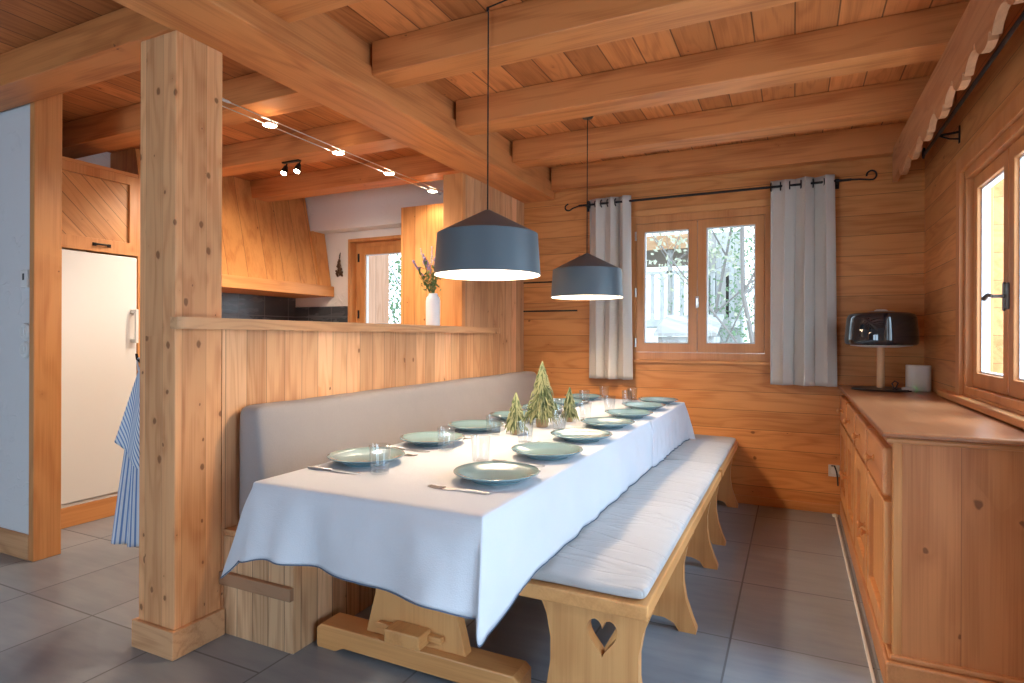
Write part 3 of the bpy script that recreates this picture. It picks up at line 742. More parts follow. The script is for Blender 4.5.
# ---- trestle tables
def trestle_table(y0, y1, x0, x1, feet, label):
    t = T('trestle_table', label, 'table', ((x0+x1)/2,(y0+y1)/2,0), 'trestle tables in a row')
    cx = -1.235
    P('tabletop', box(B(), x0+.012, x1-.012, y0+.012, y1-.012, .705, .738, .006), M['piney'], t)
    for (fy, sgn) in feet:
        # sled foot
        bm = B()
        prism(bm, [(cx-.43,.012),(cx-.425,.0),(cx-.34,.0),(cx-.30,.018),(cx+.30,.018),(cx+.34,0),(cx+.425,0),(cx+.43,.012),(cx+.43,.075),(cx+.41,.092),(cx-.41,.092),(cx-.43,.075)], 'Y', fy-.055, fy+.055, bev=.005)
        P('sled_foot', bm, M['pinex'], t)
        pr = [(.215,.093),(.20,.15),(.175,.24),(.165,.35),(.175,.50),(.215,.62),(.235,.66)]
        pts = [(cx+a, z) for a, z in pr] + [(cx-a, z) for a, z in reversed(pr)]
        P('end_panel', prism(B(), pts, 'Y', fy-.022, fy+.022, bev=.003), M['pinez'], t)
        P('top_rail', box(B(), cx-.33, cx+.33, fy-.035, fy+.035, .661, .704, .005), M['pinex'], t)
        sy = fy - sgn*.0
        P('tenon', box(B(), cx-.075, cx+.075, min(fy-sgn*.023,fy-sgn*.10), max(fy-sgn*.023,fy-sgn*.10), .115, .165, .006), M['piney'], t)
        P('wedge', box(B(), cx-.15, cx+.13, min(fy-sgn*.026,fy-sgn*.048), max(fy-sgn*.026,fy-sgn*.048), .128, .150, .003), M['pinex'], t)
    P('stretcher', box(B(), cx-.075, cx+.075, feet[0][0]+.023, feet[1][0]-.023, .115, .165, .004), M['piney'], t)
    return t
TX0, TX1 = -1.50, -.705
trestle_table(1.315, 3.20, TX0, TX1, ((1.80,1),(2.95,-1)), 'pine trestle table under the near pale cloth, sled feet showing')
trestle_table(3.225, 4.245, TX0, TX1, ((3.42,1),(4.0,-1)), 'second shorter trestle table under the far cloth by the back wall')

def cloth(name, y0, y1, x0, x1, ztop, mat, dropf, flare, seed, corner_len, label, nfold, famp={}, near_w=None, side_ex=(.25,.25,.25,.25)):
    from mathutils import noise
    bm = B()
    n1, n2 = 56, max(14, int((y1-y0)/.02))
    top = grid(bm, lambda u, v: Vector((x0+(x1-x0)*u, y0+(y1-y0)*v, ztop + .0012*noise.noise(Vector((u*5,v*9,seed))))), n1, n2)
    # perimeter, counter-clockwise from the front-left corner
    per = [top[i][0] for i in range(n1)] + [top[n1][j] for j in range(n2)] + [top[i][n2] for i in range(n1,0,-1)] + [top[0][j] for j in range(n2,0,-1)]
    nrow = 16; L = 0; S_ = [0]
    m = len(per)
    co = [v.co.copy() for v in per]
    for i in range(m): L += (co[(i+1)%m]-co[i]).length; S_.append(L)
    corners = {0:(-1,-1), n1:(1,-1), n1+n2:(1,1), 2*n1+n2:(-1,1)}
    def seg(i):
        if i < n1: return 0
        if i < n1+n2: return 1
        if i < 2*n1+n2: return 2
        return 3
    nrm = [Vector((0,-1,0)), Vector((1,0,0)), Vector((0,1,0)), Vector((-1,0,0))]
    cols = []                    # (index, normal, arc length, corner weight, corner id)
    for i in range(m):
        if i in corners:
            a = nrm[(seg(i)-1) % 4]; b = nrm[seg(i)]; K = 12
            for k in range(K+1):
                t = k/K; ang = t*PI/2
                cols.append((i, (a*math.cos(ang)+b*math.sin(ang)), S_[i], math.sin(t*PI), i, t))
        else:
            cols.append((i, nrm[seg(i)], S_[i], 0, None, 1))
    rings = [[] for _ in range(nrow+1)]
    for (i, n_, s, cw, cid, ct) in cols:
        side = seg(i) if cid is None else None
        # distance to the nearest corner along the edge (for blending)
        dc = min((co[i]-co[c]).length for c in corners)
        near = math.exp(-(dc/(.10 if near_w is None else near_w[seg(i)]))**2) if cid is None else 1
        cidn = min(corners, key=lambda c: (co[i]-co[c]).length)
        ex, fl = corner_len.get(list(corners).index(cidn), (.0,(0,0)))
        for j in range(nrow+1):
            t = j/nrow
            s1, s0 = seg(i), (seg(i) if cid is None else (seg(i)-1) % 4)
            mixv = lambda q1, q0: q1*ct + q0*(1-ct)
            dr = mixv(dropf(s1, co[i]), dropf(s0, co[i])) + ex*cw + mixv(side_ex[s1], side_ex[s0])*near*(1 if ex else 0)
            f = mixv(flare(s1, co[i]), flare(s0, co[i]))
            out = f*t + .014*math.sin(min(1,t*3)*PI/2)
            # folds
            ph = s*nfold + 2.0*noise.noise(Vector((s*1.7,seed,0)))
            out += mixv(famp.get(s1,.014), famp.get(s0,.014))*t**1.2*(math.sin(ph)+.5*math.sin(ph*2.3+1))
            tv = Vector((fl[0],fl[1],0)) * ((cw**1.3 if cid is not None else 0)+ (0 if cid is not None else .0))*t**1.1
            p = co[i] + n_*out + tv
            roll = .010
            p.z = ztop - (dr*t) + (roll*0)
            if j == 0: p = co[i] + n_*.004; p.z = ztop - .003
            p.z += .004*math.sin(ph)*t
            p += n_*(.008*noise.noise(Vector((p.x*9,p.y*9,p.z*6+seed)))+.0025*noise.noise(Vector((p.x*24,p.y*24,p.z*18))))*min(1,t*4)
            rings[j].append(bm.verts.new(p))
    mm = len(cols)
    # stitch top border to ring 0
    for k in range(mm):
        a, b = cols[k][0], cols[(k+1)%mm][0]
        if a != b: bm.faces.new((per[a], per[b], rings[0][(k+1)%mm], rings[0][k]))
        else: bm.faces.new((per[a], rings[0][(k+1)%mm], rings[0][k]))
    for j in range(nrow):
        for k in range(mm):
            l = (k+1) % mm
            bm.faces.new((rings[j][k], rings[j][l], rings[j+1][l], rings[j+1][k]))
    hem = B(); hv = []
    for k in range(mm):
        p = rings[nrow][k].co; pu = rings[nrow-1][k].co
        hv.append((p.copy(), (p+(pu-p).normalized()*.004)))
    for k in range(mm):
        l = (k+1) % mm
        n_ = cols[k][1]*.003; n2_ = cols[l][1]*.003
        hem.faces.new([hem.verts.new(x) for x in (hv[k][0]+n_, hv[l][0]+n2_, hv[l][1]+n2_, hv[k][1]+n_)])
        hem.faces.new([hem.verts.new(x) for x in (hv[k][0]+n_, hv[l][0]+n2_, hv[l][0]-n2_, hv[k][0]-n_)])
    o = P(name, bm, mat, smooth=True, solid=.002)
    tag(o, label, 'tablecloth', 'pale linen tablecloths')
    bmesh.ops.remove_doubles(hem, verts=hem.verts[:], dist=1e-5)
    P('hem', hem, M['hem'], o, label='slate-blue stitched hem')
    return o
def drop1(side, p):
    if side == 0: return .205 + .02*(p.x+1.5)/.8
    if side == 1: return .245
    return .24 if side == 2 else .22
def drop2(side, p): return .245
cloth('tablecloth', 1.31, 3.205, TX0, TX1, .75, M['linen'], drop1, lambda s, p: .03 if s == 0 else (.004 if s == 1 else (.0 if s == 2 else .03)), 1, {0:(.07,(-.065,.0)), 1:(.025,(.0,-.035))}, 'pale blue-white linen cloth hanging over the near end of the table', 13, {1:.004, 2:.001, 0:.024, 3:.01}, (.07,.17,.1,.1), (.02,.055,.0,.02))
cloth('tablecloth', 3.218, 4.25, TX0+.005, TX1+.012, .748, M['linen2'], drop2, lambda s, p: .004+.03*max(0,(p.y-3.7)) if s == 1 else .0 if s == 0 else .02, 4, {2:(.03,(.05,.04))}, 'wrinkled pale grey linen cloth over the far table by the back wall', 55, {0:.001, 1:.009}, (.1,.1,.1,.1), (0,.01,.01,.01))

# ---- benches
def heart(cx, cz, s):
    pts = []
    for k in range(28):
        t = 2*PI*k/28
        x = 16*math.sin(t)**3; z = 13*math.cos(t)-5*math.cos(2*t)-2*math.cos(3*t)-math.cos(4*t)
        pts.append((cx + x/16*s*.9, cz + (z+2.5)/15*s*1.15))
    return pts
def bench(y0, y1, trest, label):
    b = T('trestle_bench', label, 'bench', (-.56,(y0+y1)/2,0), 'pine trestle benches along the table')
    P('seat_plank', box(B(), -.765, -.365, y0, y1, .405, .45, .006), M['piney'], b)
    cx = -.542
    for y in trest:
        pr = [(.188,.0),(.190,.018),(.172,.06),(.148,.13),(.137,.20),(.137,.27),(.150,.34),(.176,.404)]
        pts = [(cx+a, z) for a, z in pr] + [(cx-a, z) for a, z in reversed(pr)]
        # little arch cut under the foot
        pts += [(cx-.12,0),(cx-.10,.03),(cx-.06,.045),(cx+.06,.045),(cx+.10,.03),(cx+.12,0)]
        P('trestle', prism(B(), pts, 'Y', y-.02, y+.02, [heart(cx+.028,.300,.052)]), M['pinez'], b, label='hourglass trestle with a heart cut-out')
    P('stretcher', box(B(), cx-.02, cx+.02, trest[0]+.021, trest[-1]-.021, .17, .24, .004) if len(trest) == 2 else box(B(), cx-.02, cx+.02, trest[0]+.021, trest[1]-.021, .12, .18, .004), M['piney'], b)
    if len(trest) > 2: P('stretcher', box(B(), cx-.02, cx+.02, trest[1]+.021, trest[2]-.021, .12, .18, .004), M['piney'], b)
    return b
bench(1.65, 3.50, (1.73, 2.50, 3.24), 'near pine trestle bench with heart cut-out facing the camera')
bench(3.56, 4.58, (3.63, 4.47), 'far pine trestle bench pushed against the back wall')
cu = P('seat_cushion', cushion(-.772, -.375, 1.665, 3.535, .4505, .487, .016, .012, 16, 70, 3, wr=.0065, seed=2), M['cushion'], smooth=True, sub=1)
tag(cu, 'long greige seat cushion lying on the near bench', 'seat cushion', 'seat cushions on the benches')
cu = P('seat_cushion', cushion(-.765, -.375, 3.565, 4.30, .4505, .484, .016, .012, 16, 34, 3, wr=.006, seed=9), M['cushion'], smooth=True, sub=1)
tag(cu, 'shorter greige seat cushion lying on the far bench', 'seat cushion', 'seat cushions on the benches')
cu = P('seat_cushion', cushion(-.765, -.375, 4.31, 4.575, .4505, .480, .014, .006, 10, 8, 3, wr=.002, seed=12), M['cushion'], smooth=True, sub=1)
tag(cu, 'small seat cushion piece touching the back wall on the far bench', 'seat cushion', 'seat cushions on the benches')

# ---- table setting
ZT = .7515
RY = [1.66,2.07,2.47,2.89,3.30,3.71,4.075]; LY = [1.68,2.10,2.50,2.92,3.31,3.70,4.08]
proto = T('dinner_plate', 'x', 'plate', (0,0,ZT), 'celadon dinner plates')
P('dish', lathe(B(), [(0,.006),(.075,.006),(.095,.010),(.118,.019),(.134,.027),(.1355,.029),(.134,.0305),(.117,.0235),(.094,.0145),(.074,.010),(0,.0095)], (0,0,0), 48), M['plate'], proto, smooth=True, local=True)
P('foot_ring', lathe(B(), [(.072,.0),(.078,.0),(.078,.007),(.072,.007),(.072,.0)], (0,0,0), 40), M['plate'], proto, smooth='auto', local=True)
gproto = T('water_glass', 'x', 'glass', (0,0,ZT), 'clear water glasses')
P('tumbler', lathe(B(), [(0,.0),(.028,.0),(.030,.002),(.036,.093),(.0345,.094),(.0335,.092),(.0285,.008),(0,.007)], (0,0,0), 28), M['tumbler'], gproto, smooth='auto', local=True)
fp = T('fork', 'x', 'fork', (0,0,ZT), 'steel forks')
def fork():
    bm = B(); z = .003
    pts = [(0,.0035),(.06,.003),(.105,.0028),(.118,.006),(.128,.0105),(.150,.011)]
    up = pts; vs = []
    lay = [(x, w, z+.004*math.sin(min(1,x/.12)*PI)) for x, w in pts]
    for x, w, zz in lay: vs.append([bm.verts.new((x,-w-.002,zz)), bm.verts.new((x,w+.002,zz)), bm.verts.new((x,w+.002,zz-.002)), bm.verts.new((x,-w-.002,zz-.002))])
    for a, b in zip(vs, vs[1:]):
        for k in range(4): bm.faces.new((a[k], a[(k+1)%4], b[(k+1)%4], b[k]))
    bm.faces.new(vs[0]); bm.faces.new(vs[-1][::-1])
    for k in range(4):
        yy = -.010 + k*.0067
        tube(bm, [(.149,yy,z+.001),(.175,yy,z+.0),(.200,yy*.9,z+.003)], [.0019,.0017,.001], 6)
    return bm
P('fork_body', fork(), M['steel'], fp, smooth='auto', local=True)
kp_ = T('table_knife', 'x', 'knife', (0,0,ZT), 'steel table knives')
bm = tube(B(), [(0,0,.004),(.03,0,.0045),(.09,0,.004),(.10,0,.004)], [.004,.0055,.0045,.004], 8)
P('handle', bm, M['steel'], kp_, smooth='auto', local=True)
bm = B(); prism(bm, [(.10,-.005),(.17,-.0095),(.205,-.004),(.215,.004),(.20,.0085),(.10,.006)], 'Z', .003, .0048)
P('blade', bm, M['steel'], kp_, local=True)
rnd = random.Random(5)
def place(first, pr, x, y, rz, label):
    o = pr if first else copy_tree(pr)
    o.location = (x, y, ZT); o.rotation_euler = (0,0,rz); o['label'] = label
    return o
f = True
for side, ys in (('r',RY),('l',LY)):
    sd = 'bench side' if side == 'r' else 'wall side'
    for i, y in enumerate(ys):
        x = -.845 if side == 'r' else -1.375
        x += rnd.uniform(-.008,.008)
        place(f, proto, x, y, rnd.uniform(0,6), 'blue-green stoneware plate, %s from the near table end, %s' % (ORD[i], sd))
        if side == 'r':
            gx, gy = -1.02+rnd.uniform(-.015,.015), (y+.205 if i < 6 else 4.13)
        else:
            gx, gy = -1.230+rnd.uniform(-.005,.005), y-.112
            if i == 5: gx, gy = -1.27, 3.80
            if i == 6: gx, gy = -1.24, 4.16
        place(f, gproto, gx, gy, 0, 'clear water glass by the %s plate from the near end, %s' % (ORD[i], sd))
        if side == 'r':
            place(f, fp, -.78, y-.165, PI+.05*rnd.uniform(-1,1), 'steel fork near side of the %s plate, %s' % (ORD[i], sd))
            place(f, kp_, -.76, y+.16, PI+.04*rnd.uniform(-1,1), 'steel knife far side of the %s plate, %s' % (ORD[i], sd))
        else:
            place(f, fp, -1.47, y+.16, .05*rnd.uniform(-1,1), 'steel fork far side of the %s plate, %s' % (ORD[i], sd))
            place(f, kp_, -1.485, y-.165, .04*rnd.uniform(-1,1), 'steel knife near side of the %s plate, %s' % (ORD[i], sd))
        f = False

# ---- small fir trees
def fir(x, y, h, r, label, seed):
    t = T('mini_fir_tree', label, 'decorative tree', (x,y,ZT), 'little frosted fir trees')
    rn = random.Random(seed)
    bh = h*.13
    P('base', lathe(B(), [(0,0),(r*.36,0),(r*.40,bh*.5),(r*.34,bh),(0,bh*1.05)], (x,y,ZT), 14), M['burlap'], t, smooth='auto')
    P('core', lathe(B(), [(0,bh*.9),(r*.62,bh*1.25),(r*.35,h*.5),(.004,h*.95),(0,h)], (x,y,ZT), 14), M['needled'], t, smooth='auto')
    bm, bd = B(), B()
    n = int(760*(h/.31)**1.1)
    for k in range(n):
        u = k/n; z = bh*1.0 + (h-bh*1.0)*u
        rr = r*(1-u)**.85*1.0 + .003
        a = k*2.39996 + rn.uniform(-.3,.3)
        rad = rr*rn.uniform(.45,1.12)
        L = (.018+.020*(1-u))*(h/.31)**.5
        d = Vector((math.cos(a), math.sin(a), 0))
        p0_ = Vector((x,y,ZT)) + d*rad*.45 + Vector((0,0,z+L*.7)); p1 = Vector((x,y,ZT)) + d*rad + Vector((0,0,z)); p2 = p1 + d*L*.25 + Vector((0,0,-L*.75))
        w = .0022 + .0012*rn.random()
        tube(bm if rn.random() < .62 else bd, [p0_, p1, p2], [w*.8, w, w*.4], 4, caps=False)
    tube(bm, [(x,y,ZT+h*.95),(x,y,ZT+h*1.05)], [.003,.001], 5)
    P('frosted_needles', bm, M['needle'], t, recalc=False); P('dark_needles', bd, M['needled'], t, recalc=False)
fir(-1.135, 2.735, .315, .078, 'tallest frosted mini fir tree, middle of the three', 1)
fir(-1.155, 2.47, .185, .045, 'small frosted mini fir tree nearest the camera', 2)
fir(-1.075, 2.97, .175, .042, 'small frosted mini fir tree furthest from the camera', 3)

# ---- pendants
def pendant(x, y, label, zb=1.458, swag=False, x_sw=0):
    t = T('pendant_lamp', label, 'pendant lamp', (x,y,2.58), 'blue-grey pendant lamps over the table')
    R, rs, hb, ht = .2235, .2120, .172, .275
    sh = lathe(B(), [(R,0),(rs,hb),(.012,ht),(.010,ht-.004),(rs-.004,hb-.003),(R-.003,.001),(R,0)], (x,y,zb), 64)
    for fc in sh.faces:
        c = fc.calc_center_median(); 
        fc.material_index = 0
    s_ = P('shade', sh, [M['shade'], M['shadein']], t, smooth='auto')
    me = s_.data
    n = 64
    for p in me.polygons:                    # inner skin is painted white
        c = p.center; nr = p.normal
        rad = Vector((c.x-x, c.y-y, 0))
        if rad.length and (nr.dot(rad) < 0 or (nr.z < -.3 and c.z > zb+.01)): p.material_index = 1
    P('socket', lathe(B(), [(0,ht-.006),(.018,ht-.008),(.020,ht-.10),(.014,ht-.11),(0,ht-.11)], (x,y,zb), 16), M['white'], s_, smooth='auto')
    bm = B(); bmesh.ops.create_icosphere(bm, subdivisions=3, radius=.048, matrix=Matrix.Translation((x,y,zb+.115)))
    P('bulb', bm, M['bulb'], s_, smooth=True, label='glowing round bulb')
    if swag:
        pts = [(x,y,zb+ht-.003),(x,y,2.0),(x,y,2.570)]
        P('cord', tube(B(), pts, .0032, 8), M['cord'], t, smooth='auto')
        P('hook', tube(B(), [(x,y,2.589),(x,y-.001,2.575),(x,y-.010,2.567),(x+.002,y-.014,2.577)], .004, 6), M['iron'], t)
        sw = []
        for k in range(15):
            u = k/14; sw.append((x + 1.05*u, y - .014 - .36*u, 2.577 - .035*math.sin(u*PI)))
        P('swag_cord', tube(B(), sw, .0032, 8), M['cord'], t, smooth='auto')
    else:
        P('cord', tube(B(), [(x,y,zb+ht-.003),(x,y,2.0),(x,y,2.575)], .0032, 8), M['cord'], t, smooth='auto')
        P('ceiling_rose', lathe(B(), [(0,-.028),(.03,-.026),(.042,-.010),(.044,0),(0,0)], (x,y,2.5895), 20), M['black'], t, smooth='auto')
pendant(-1.166, 2.205, 'large blue-grey pendant lamp nearest the camera over the table', swag=True)
pendant(-1.166, 3.53, 'blue-grey pendant lamp farther from the camera by the curtain', zb=1.447)

# ---- curtains and rods
def curtain(x0, x1, folds, seed, label, zb=.875):
    rn = random.Random(seed)
    c_ = T('curtain', label, 'curtain', ((x0+x1)/2, YW-.1, zb), 'oatmeal linen curtains on the iron rod')
    ph = rn.uniform(0,1)
    def f(u, v):
        z = 2.295 - (2.295-zb)*v
        w = x1-x0
        k = 1 + .04*v
        xx = x0 + w*(u*k - .02*v)
        a = folds*2*PI*u + .5*math.sin(u*7+seed)
        amp = .046*(1-.15*v)*(.8+.3*math.sin(u*5+seed*2+v*1.3))
        yy = YW-.092 + amp*math.sin(a + .25*math.sin(v*2.2+u*4)) + .006*math.sin(v*5+u*9)
        xx += .010*math.sin(2*a+.6) + .012*v*math.sin(u*6+seed)
        return Vector((xx, yy, z + (.004*math.sin(a) if v == 0 else 0)))
    bm = B(); grid(bm, f, 120, 40)
    P('cloth', bm, M['curtain'], c_, smooth=True, solid=.0035)
    n = folds*2
    for k in range(n):
        u = (k+.02)/n
        p = f(min(u,1), .03)
        ring = [(p.x + .003*0, p.y, 2.25) for _ in (0,)]
        pts = [Vector((p.x, YW-.092 + .027*math.cos(a), 2.252 + .027*math.sin(a))) for a in [i*2*PI/16 for i in range(17)]]
        P('eyelet', tube(B(), pts, .005, 6, caps=False), M['iron'], c_, smooth='auto')
curtain(-1.485, -1.150, 3, 1.3, 'oatmeal linen curtain left of the back window')
curtain(-.160, .235, 3, 2.1, 'oatmeal linen curtain right of the back window')
def scroll(c, r0, turns, sx, start):
    pts = []
    for k in range(26):
        u = k/25; a = start + sx*u*turns*2*PI; r = r0*(1-.55*u)
        pts.append((c[0]+r*math.cos(a), c[1], c[2]+r*math.sin(a)))
    return pts
zr, yr = 2.252, YW-.092
rod = T('curtain_rod', 'black forged iron rod with curled ends over the back window', 'curtain rod', (-.6,yr,zr))
P('bar', tube(B(), [(-1.56,yr,zr),(.34,yr,zr)], .0085, 10), M['iron'], rod, smooth='auto')
P('finial', tube(B(), [(-1.55,yr,zr),(-1.60,yr,zr-.012),(-1.625,yr,zr-.022)] + [(-1.645+.030*math.cos(a), yr, zr-.005+.026*math.sin(a)) for a in [(-.6 - .25*i) for i in range(17)]], .006, 8), M['iron'], rod, smooth='auto')
P('finial', tube(B(), [(.33,yr,zr),(.39,yr,zr-.004),(.44,yr,zr-.012)] + [(.455+.028*math.cos(a), yr, zr+.016+.030*math.sin(a)) for a in [(-1.3 + .27*i) for i in range(18)]], .006, 8), M['iron'], rod, smooth='auto')
for x in (-1.51, .262):
    bm = tube(B(), [(x,yr,zr),(x,YW-.002,zr)], .006); box(bm, x-.012, x+.012, YW-.006, YW-.001, zr-.035, zr+.035, .003)
    P('bracket', bm, M['iron'], rod)
xr_, zr2 = .665, 2.245
rod2 = T('curtain_rod', 'black forged iron rod behind the scalloped pelmet board', 'curtain rod', (xr_,3,zr2))
P('bar', tube(B(), [(xr_,1.4,zr2),(xr_,4.02,zr2)], .0085, 10), M['iron'], rod2, smooth='auto')
P('finial', tube(B(), [(xr_,4.01,zr2),(xr_,4.05,zr2-.006)] + [(xr_, 4.06+.024*math.cos(a), zr2+.012+.026*math.sin(a)) for a in [(-1.3+.27*i) for i in range(17)]], .006, 8), M['iron'], rod2, smooth='auto')
for y in (3.70, 1.75):
    bm = tube(B(), [(xr_,y,zr2),(XR-.003,y,zr2+.008)], .006)
    tube(bm, [(xr_+.01,y,zr2-.003),(xr_+.05,y,zr2-.022),(XR-.004,y,zr2-.028)], .004)
    box(bm, XR-.006, XR-.001, y-.012, y+.012, zr2-.05, zr2+.04, .003)
    P('bracket', bm, M['iron'], rod2)

# ---- sideboard
sb = T('sideboard', 'large pine sideboard with drawers and doors under the side window', 'sideboard', (.53,3.5,0))
SY0, SY1 = 2.40, 4.585
P('body', box(B(), .315, XR-.003, SY0, SY1, .10, .842, .002), M['sbz'], sb)
P('corner_stile', box(B(), .308, .335, SY0-.006, SY0+.03, .10, .842, .003), M['honeyz'], sb)
tp = B(); prism(tp, [(.272,2.358),(XR-.003,2.358),(XR-.003,SY1+.01),(.272,SY1+.01)], 'Z', .862, .882, bev=.006)
P('top', tp, M['sbtop'], sb, label='reddish-brown polished top')
P('top_moulding', box(B(), .288, XR-.003, 2.376, SY1+.005, .843, .861, .005), M['sbx'], sb)
pb = B(); prism(pb, [(.283,0),(XR-.003,0),(XR-.003,.085),(.30,.085),(.296,.10),(.283,.095)], 'Y', 2.368, SY1) ; pb.free()
P('plinth', box(B(), .284, XR-.003, 2.37, SY1, 0, .098, .008), M['sby'], sb)
P('plinth_moulding', box(B(), .297, XR-.003, 2.384, SY1, .099, .118, .006), M['sby'], sb)
bw = (SY1-SY0-.02)/4
def knob(x, y, z, parent, mat):
    bm = lathe(B(), [(0,0),(.013,0),(.013,.004),(.007,.008),(.008,.016),(.015,.022),(.016,.028),(.010,.034),(0,.036)], (0,0,0), 16)
    P('knob', xf(bm, Matrix.Translation((x,y,z)) @ Matrix.Rotation(-PI/2,4,'Y')), mat, parent, smooth='auto')
for k in range(4):
    a = SY0 + .012 + k*bw; b = a + bw - .018
    d = P('drawer', box(B(), .281, .3145, a+.018, b-.016, .650, .818, .009), M['sby'], sb)
    for yy in ((a+b)/2,): knob(.281, yy, .737, d, M['honeyy'])
    bm = B(); prism(bm, [(a+.012,.135),(b,.135),(b,.632),(a+.012,.632)], 'X', .284, .3145, [[(a+.085,.21),(b-.07,.21),(b-.07,.56),(a+.085,.56)]], bev=.004)
    d = P('door', bm, M['honeyz'], sb)
    P('door_panel', box(B(), .299, .314, a+.086, b-.071, .211, .559, .012), M['honeyz'], d)
    knob(.284, (b-.05) if k % 2 == 0 else (a+.045), .385, d, M['honeyy'])

# lamp on the sideboard
lz = .8825
lm = T('table_lamp', 'table lamp with smoked glass shade and wooden stem on the sideboard', 'table lamp', (.483,4.27,lz))
cx_, cy_ = .483, 4.27
P('base', lathe(B(), [(0,0),(.155,0),(.158,.004),(.152,.010),(.03,.014),(0,.014)], (cx_,cy_,lz), 48), M['black'], lm, smooth='auto')
P('stem', lathe(B(), [(0,.014),(.021,.014),(.021,.285),(0,.285)], (cx_,cy_,lz), 24), M['lampwood'], lm, smooth='auto')
sh = P('glass_shade', lathe(B(), [(.10,.478),(.15,.474),(.178,.462),(.186,.44),(.192,.38),(.197,.31),(.195,.288),(.186,.276),(.180,.278),(.188,.29),(.190,.31),(.186,.38),(.180,.438),(.172,.455),(.148,.467),(.10,.471),(.10,.478)], (cx_,cy_,lz), 56), M['smoke'], lm, smooth=True)
P('top_cap', lathe(B(), [(0,.470),(.10,.470),(.101,.474),(.06,.484),(0,.485)], (cx_,cy_,lz), 40), M['black'], lm, smooth='auto')
P('inner_diffuser', lathe(B(), [(0,.27),(.09,.262),(.165,.272),(.168,.30),(.15,.44),(0,.46)], (cx_,cy_,lz), 40), M['lampdiff'], lm, smooth='auto', label='pale diffuser inside the dark glass')
P('top_knob', lathe(B(), [(0,.485),(.035,.485),(.036,.490),(.02,.496),(0,.497)], (cx_,cy_,lz), 20), M['cream'], lm, smooth='auto')
cbm = tube(B(), [(.53,4.20,.892),(.535,4.17,.895),(.55,4.16,.91),(.56,4.165,.935),(.545,4.18,.945),(.53,4.175,.93),(.54,4.165,.90),(.58,4.17,.887),(.63,4.19,.886)], .004, 8)
cl = P('lamp_cable', cbm, M['black'], smooth='auto'); tag(cl, 'black lamp cable curled beside the lamp base', 'cable')
ad = P('power_adapter', box(B(), .585, .655, 4.20, 4.235, .8825, .906, .005), M['cream']); tag(ad, 'small pale power adapter between lamp and white device', 'adapter')
ro = T('wifi_box', 'cream rounded box device with a green light on the sideboard', 'router', (.69,4.33,lz))
rb = B(); pts = []
for cxx, cyy, a0 in ((.745-.04,4.37-.04,0),(.62+.04,4.37-.04,90),(.62+.04,4.25+.04,180),(.745-.04,4.25+.04,270)):
    for k in range(7):
        a = math.radians(a0+15*k); pts.append((cxx+.04*math.cos(a), cyy+.04*math.sin(a)))
prism(rb, pts, 'Z', lz, lz+.155, bev=.004)
P('case', rb, M['cream'], ro, smooth='auto')
P('status_light', xf(lathe(B(), [(0,0),(.006,0),(.005,.003),(0,.004)], (0,0,0), 12), Matrix.Translation((.655,4.2502,lz+.012)) @ Matrix.Rotation(PI/2,4,'X')), M['led'], ro, label='green status light')

# socket, plug, floor cable
so = T('wall_socket', 'cream wall socket low on the back wall beside the sideboard', 'socket', (.262,YW,.30))
P('plate', box(B(), .215, .283, YW-.012, YW-.0005, .255, .335, .004), M['cream'], so)
P('inset', lathe(B(), [(0,0),(.02,0),(.02,.002),(0,.002)], (0,0,0), 20) and xf(lathe(B(), [(0,0),(.022,0),(.022,.002),(0,.002)], (0,0,0), 20), Matrix.Translation((.249,YW-.0122,.295)) @ Matrix.Rotation(PI/2,4,'X')), M['white'], so)
pc = P('plug_cable', tube(B(), [(.235,YW-.02,.33),(.25,YW-.045,.335),(.262,YW-.05,.30),(.268,YW-.04,.26),(.272,YW-.03,.20)], .005, 8), M['black'], smooth='auto')
tag(pc, 'black plug lead hanging from the wall socket', 'cable')
wc = T('floor_cable', 'pale flat cable strip running along the floor beside the sideboard', 'cable', (.26,3.5,0))
P('strip', box(B(), .250, .261, 1.2, 4.52, .0, .008, .002), M['cream'], wc)
P('end_clip', lathe(B(), [(0,0),(.018,0),(.018,.014),(.008,.018),(0,.018)], (.253,4.53,0), 14), M['cream'], wc, smooth='auto')

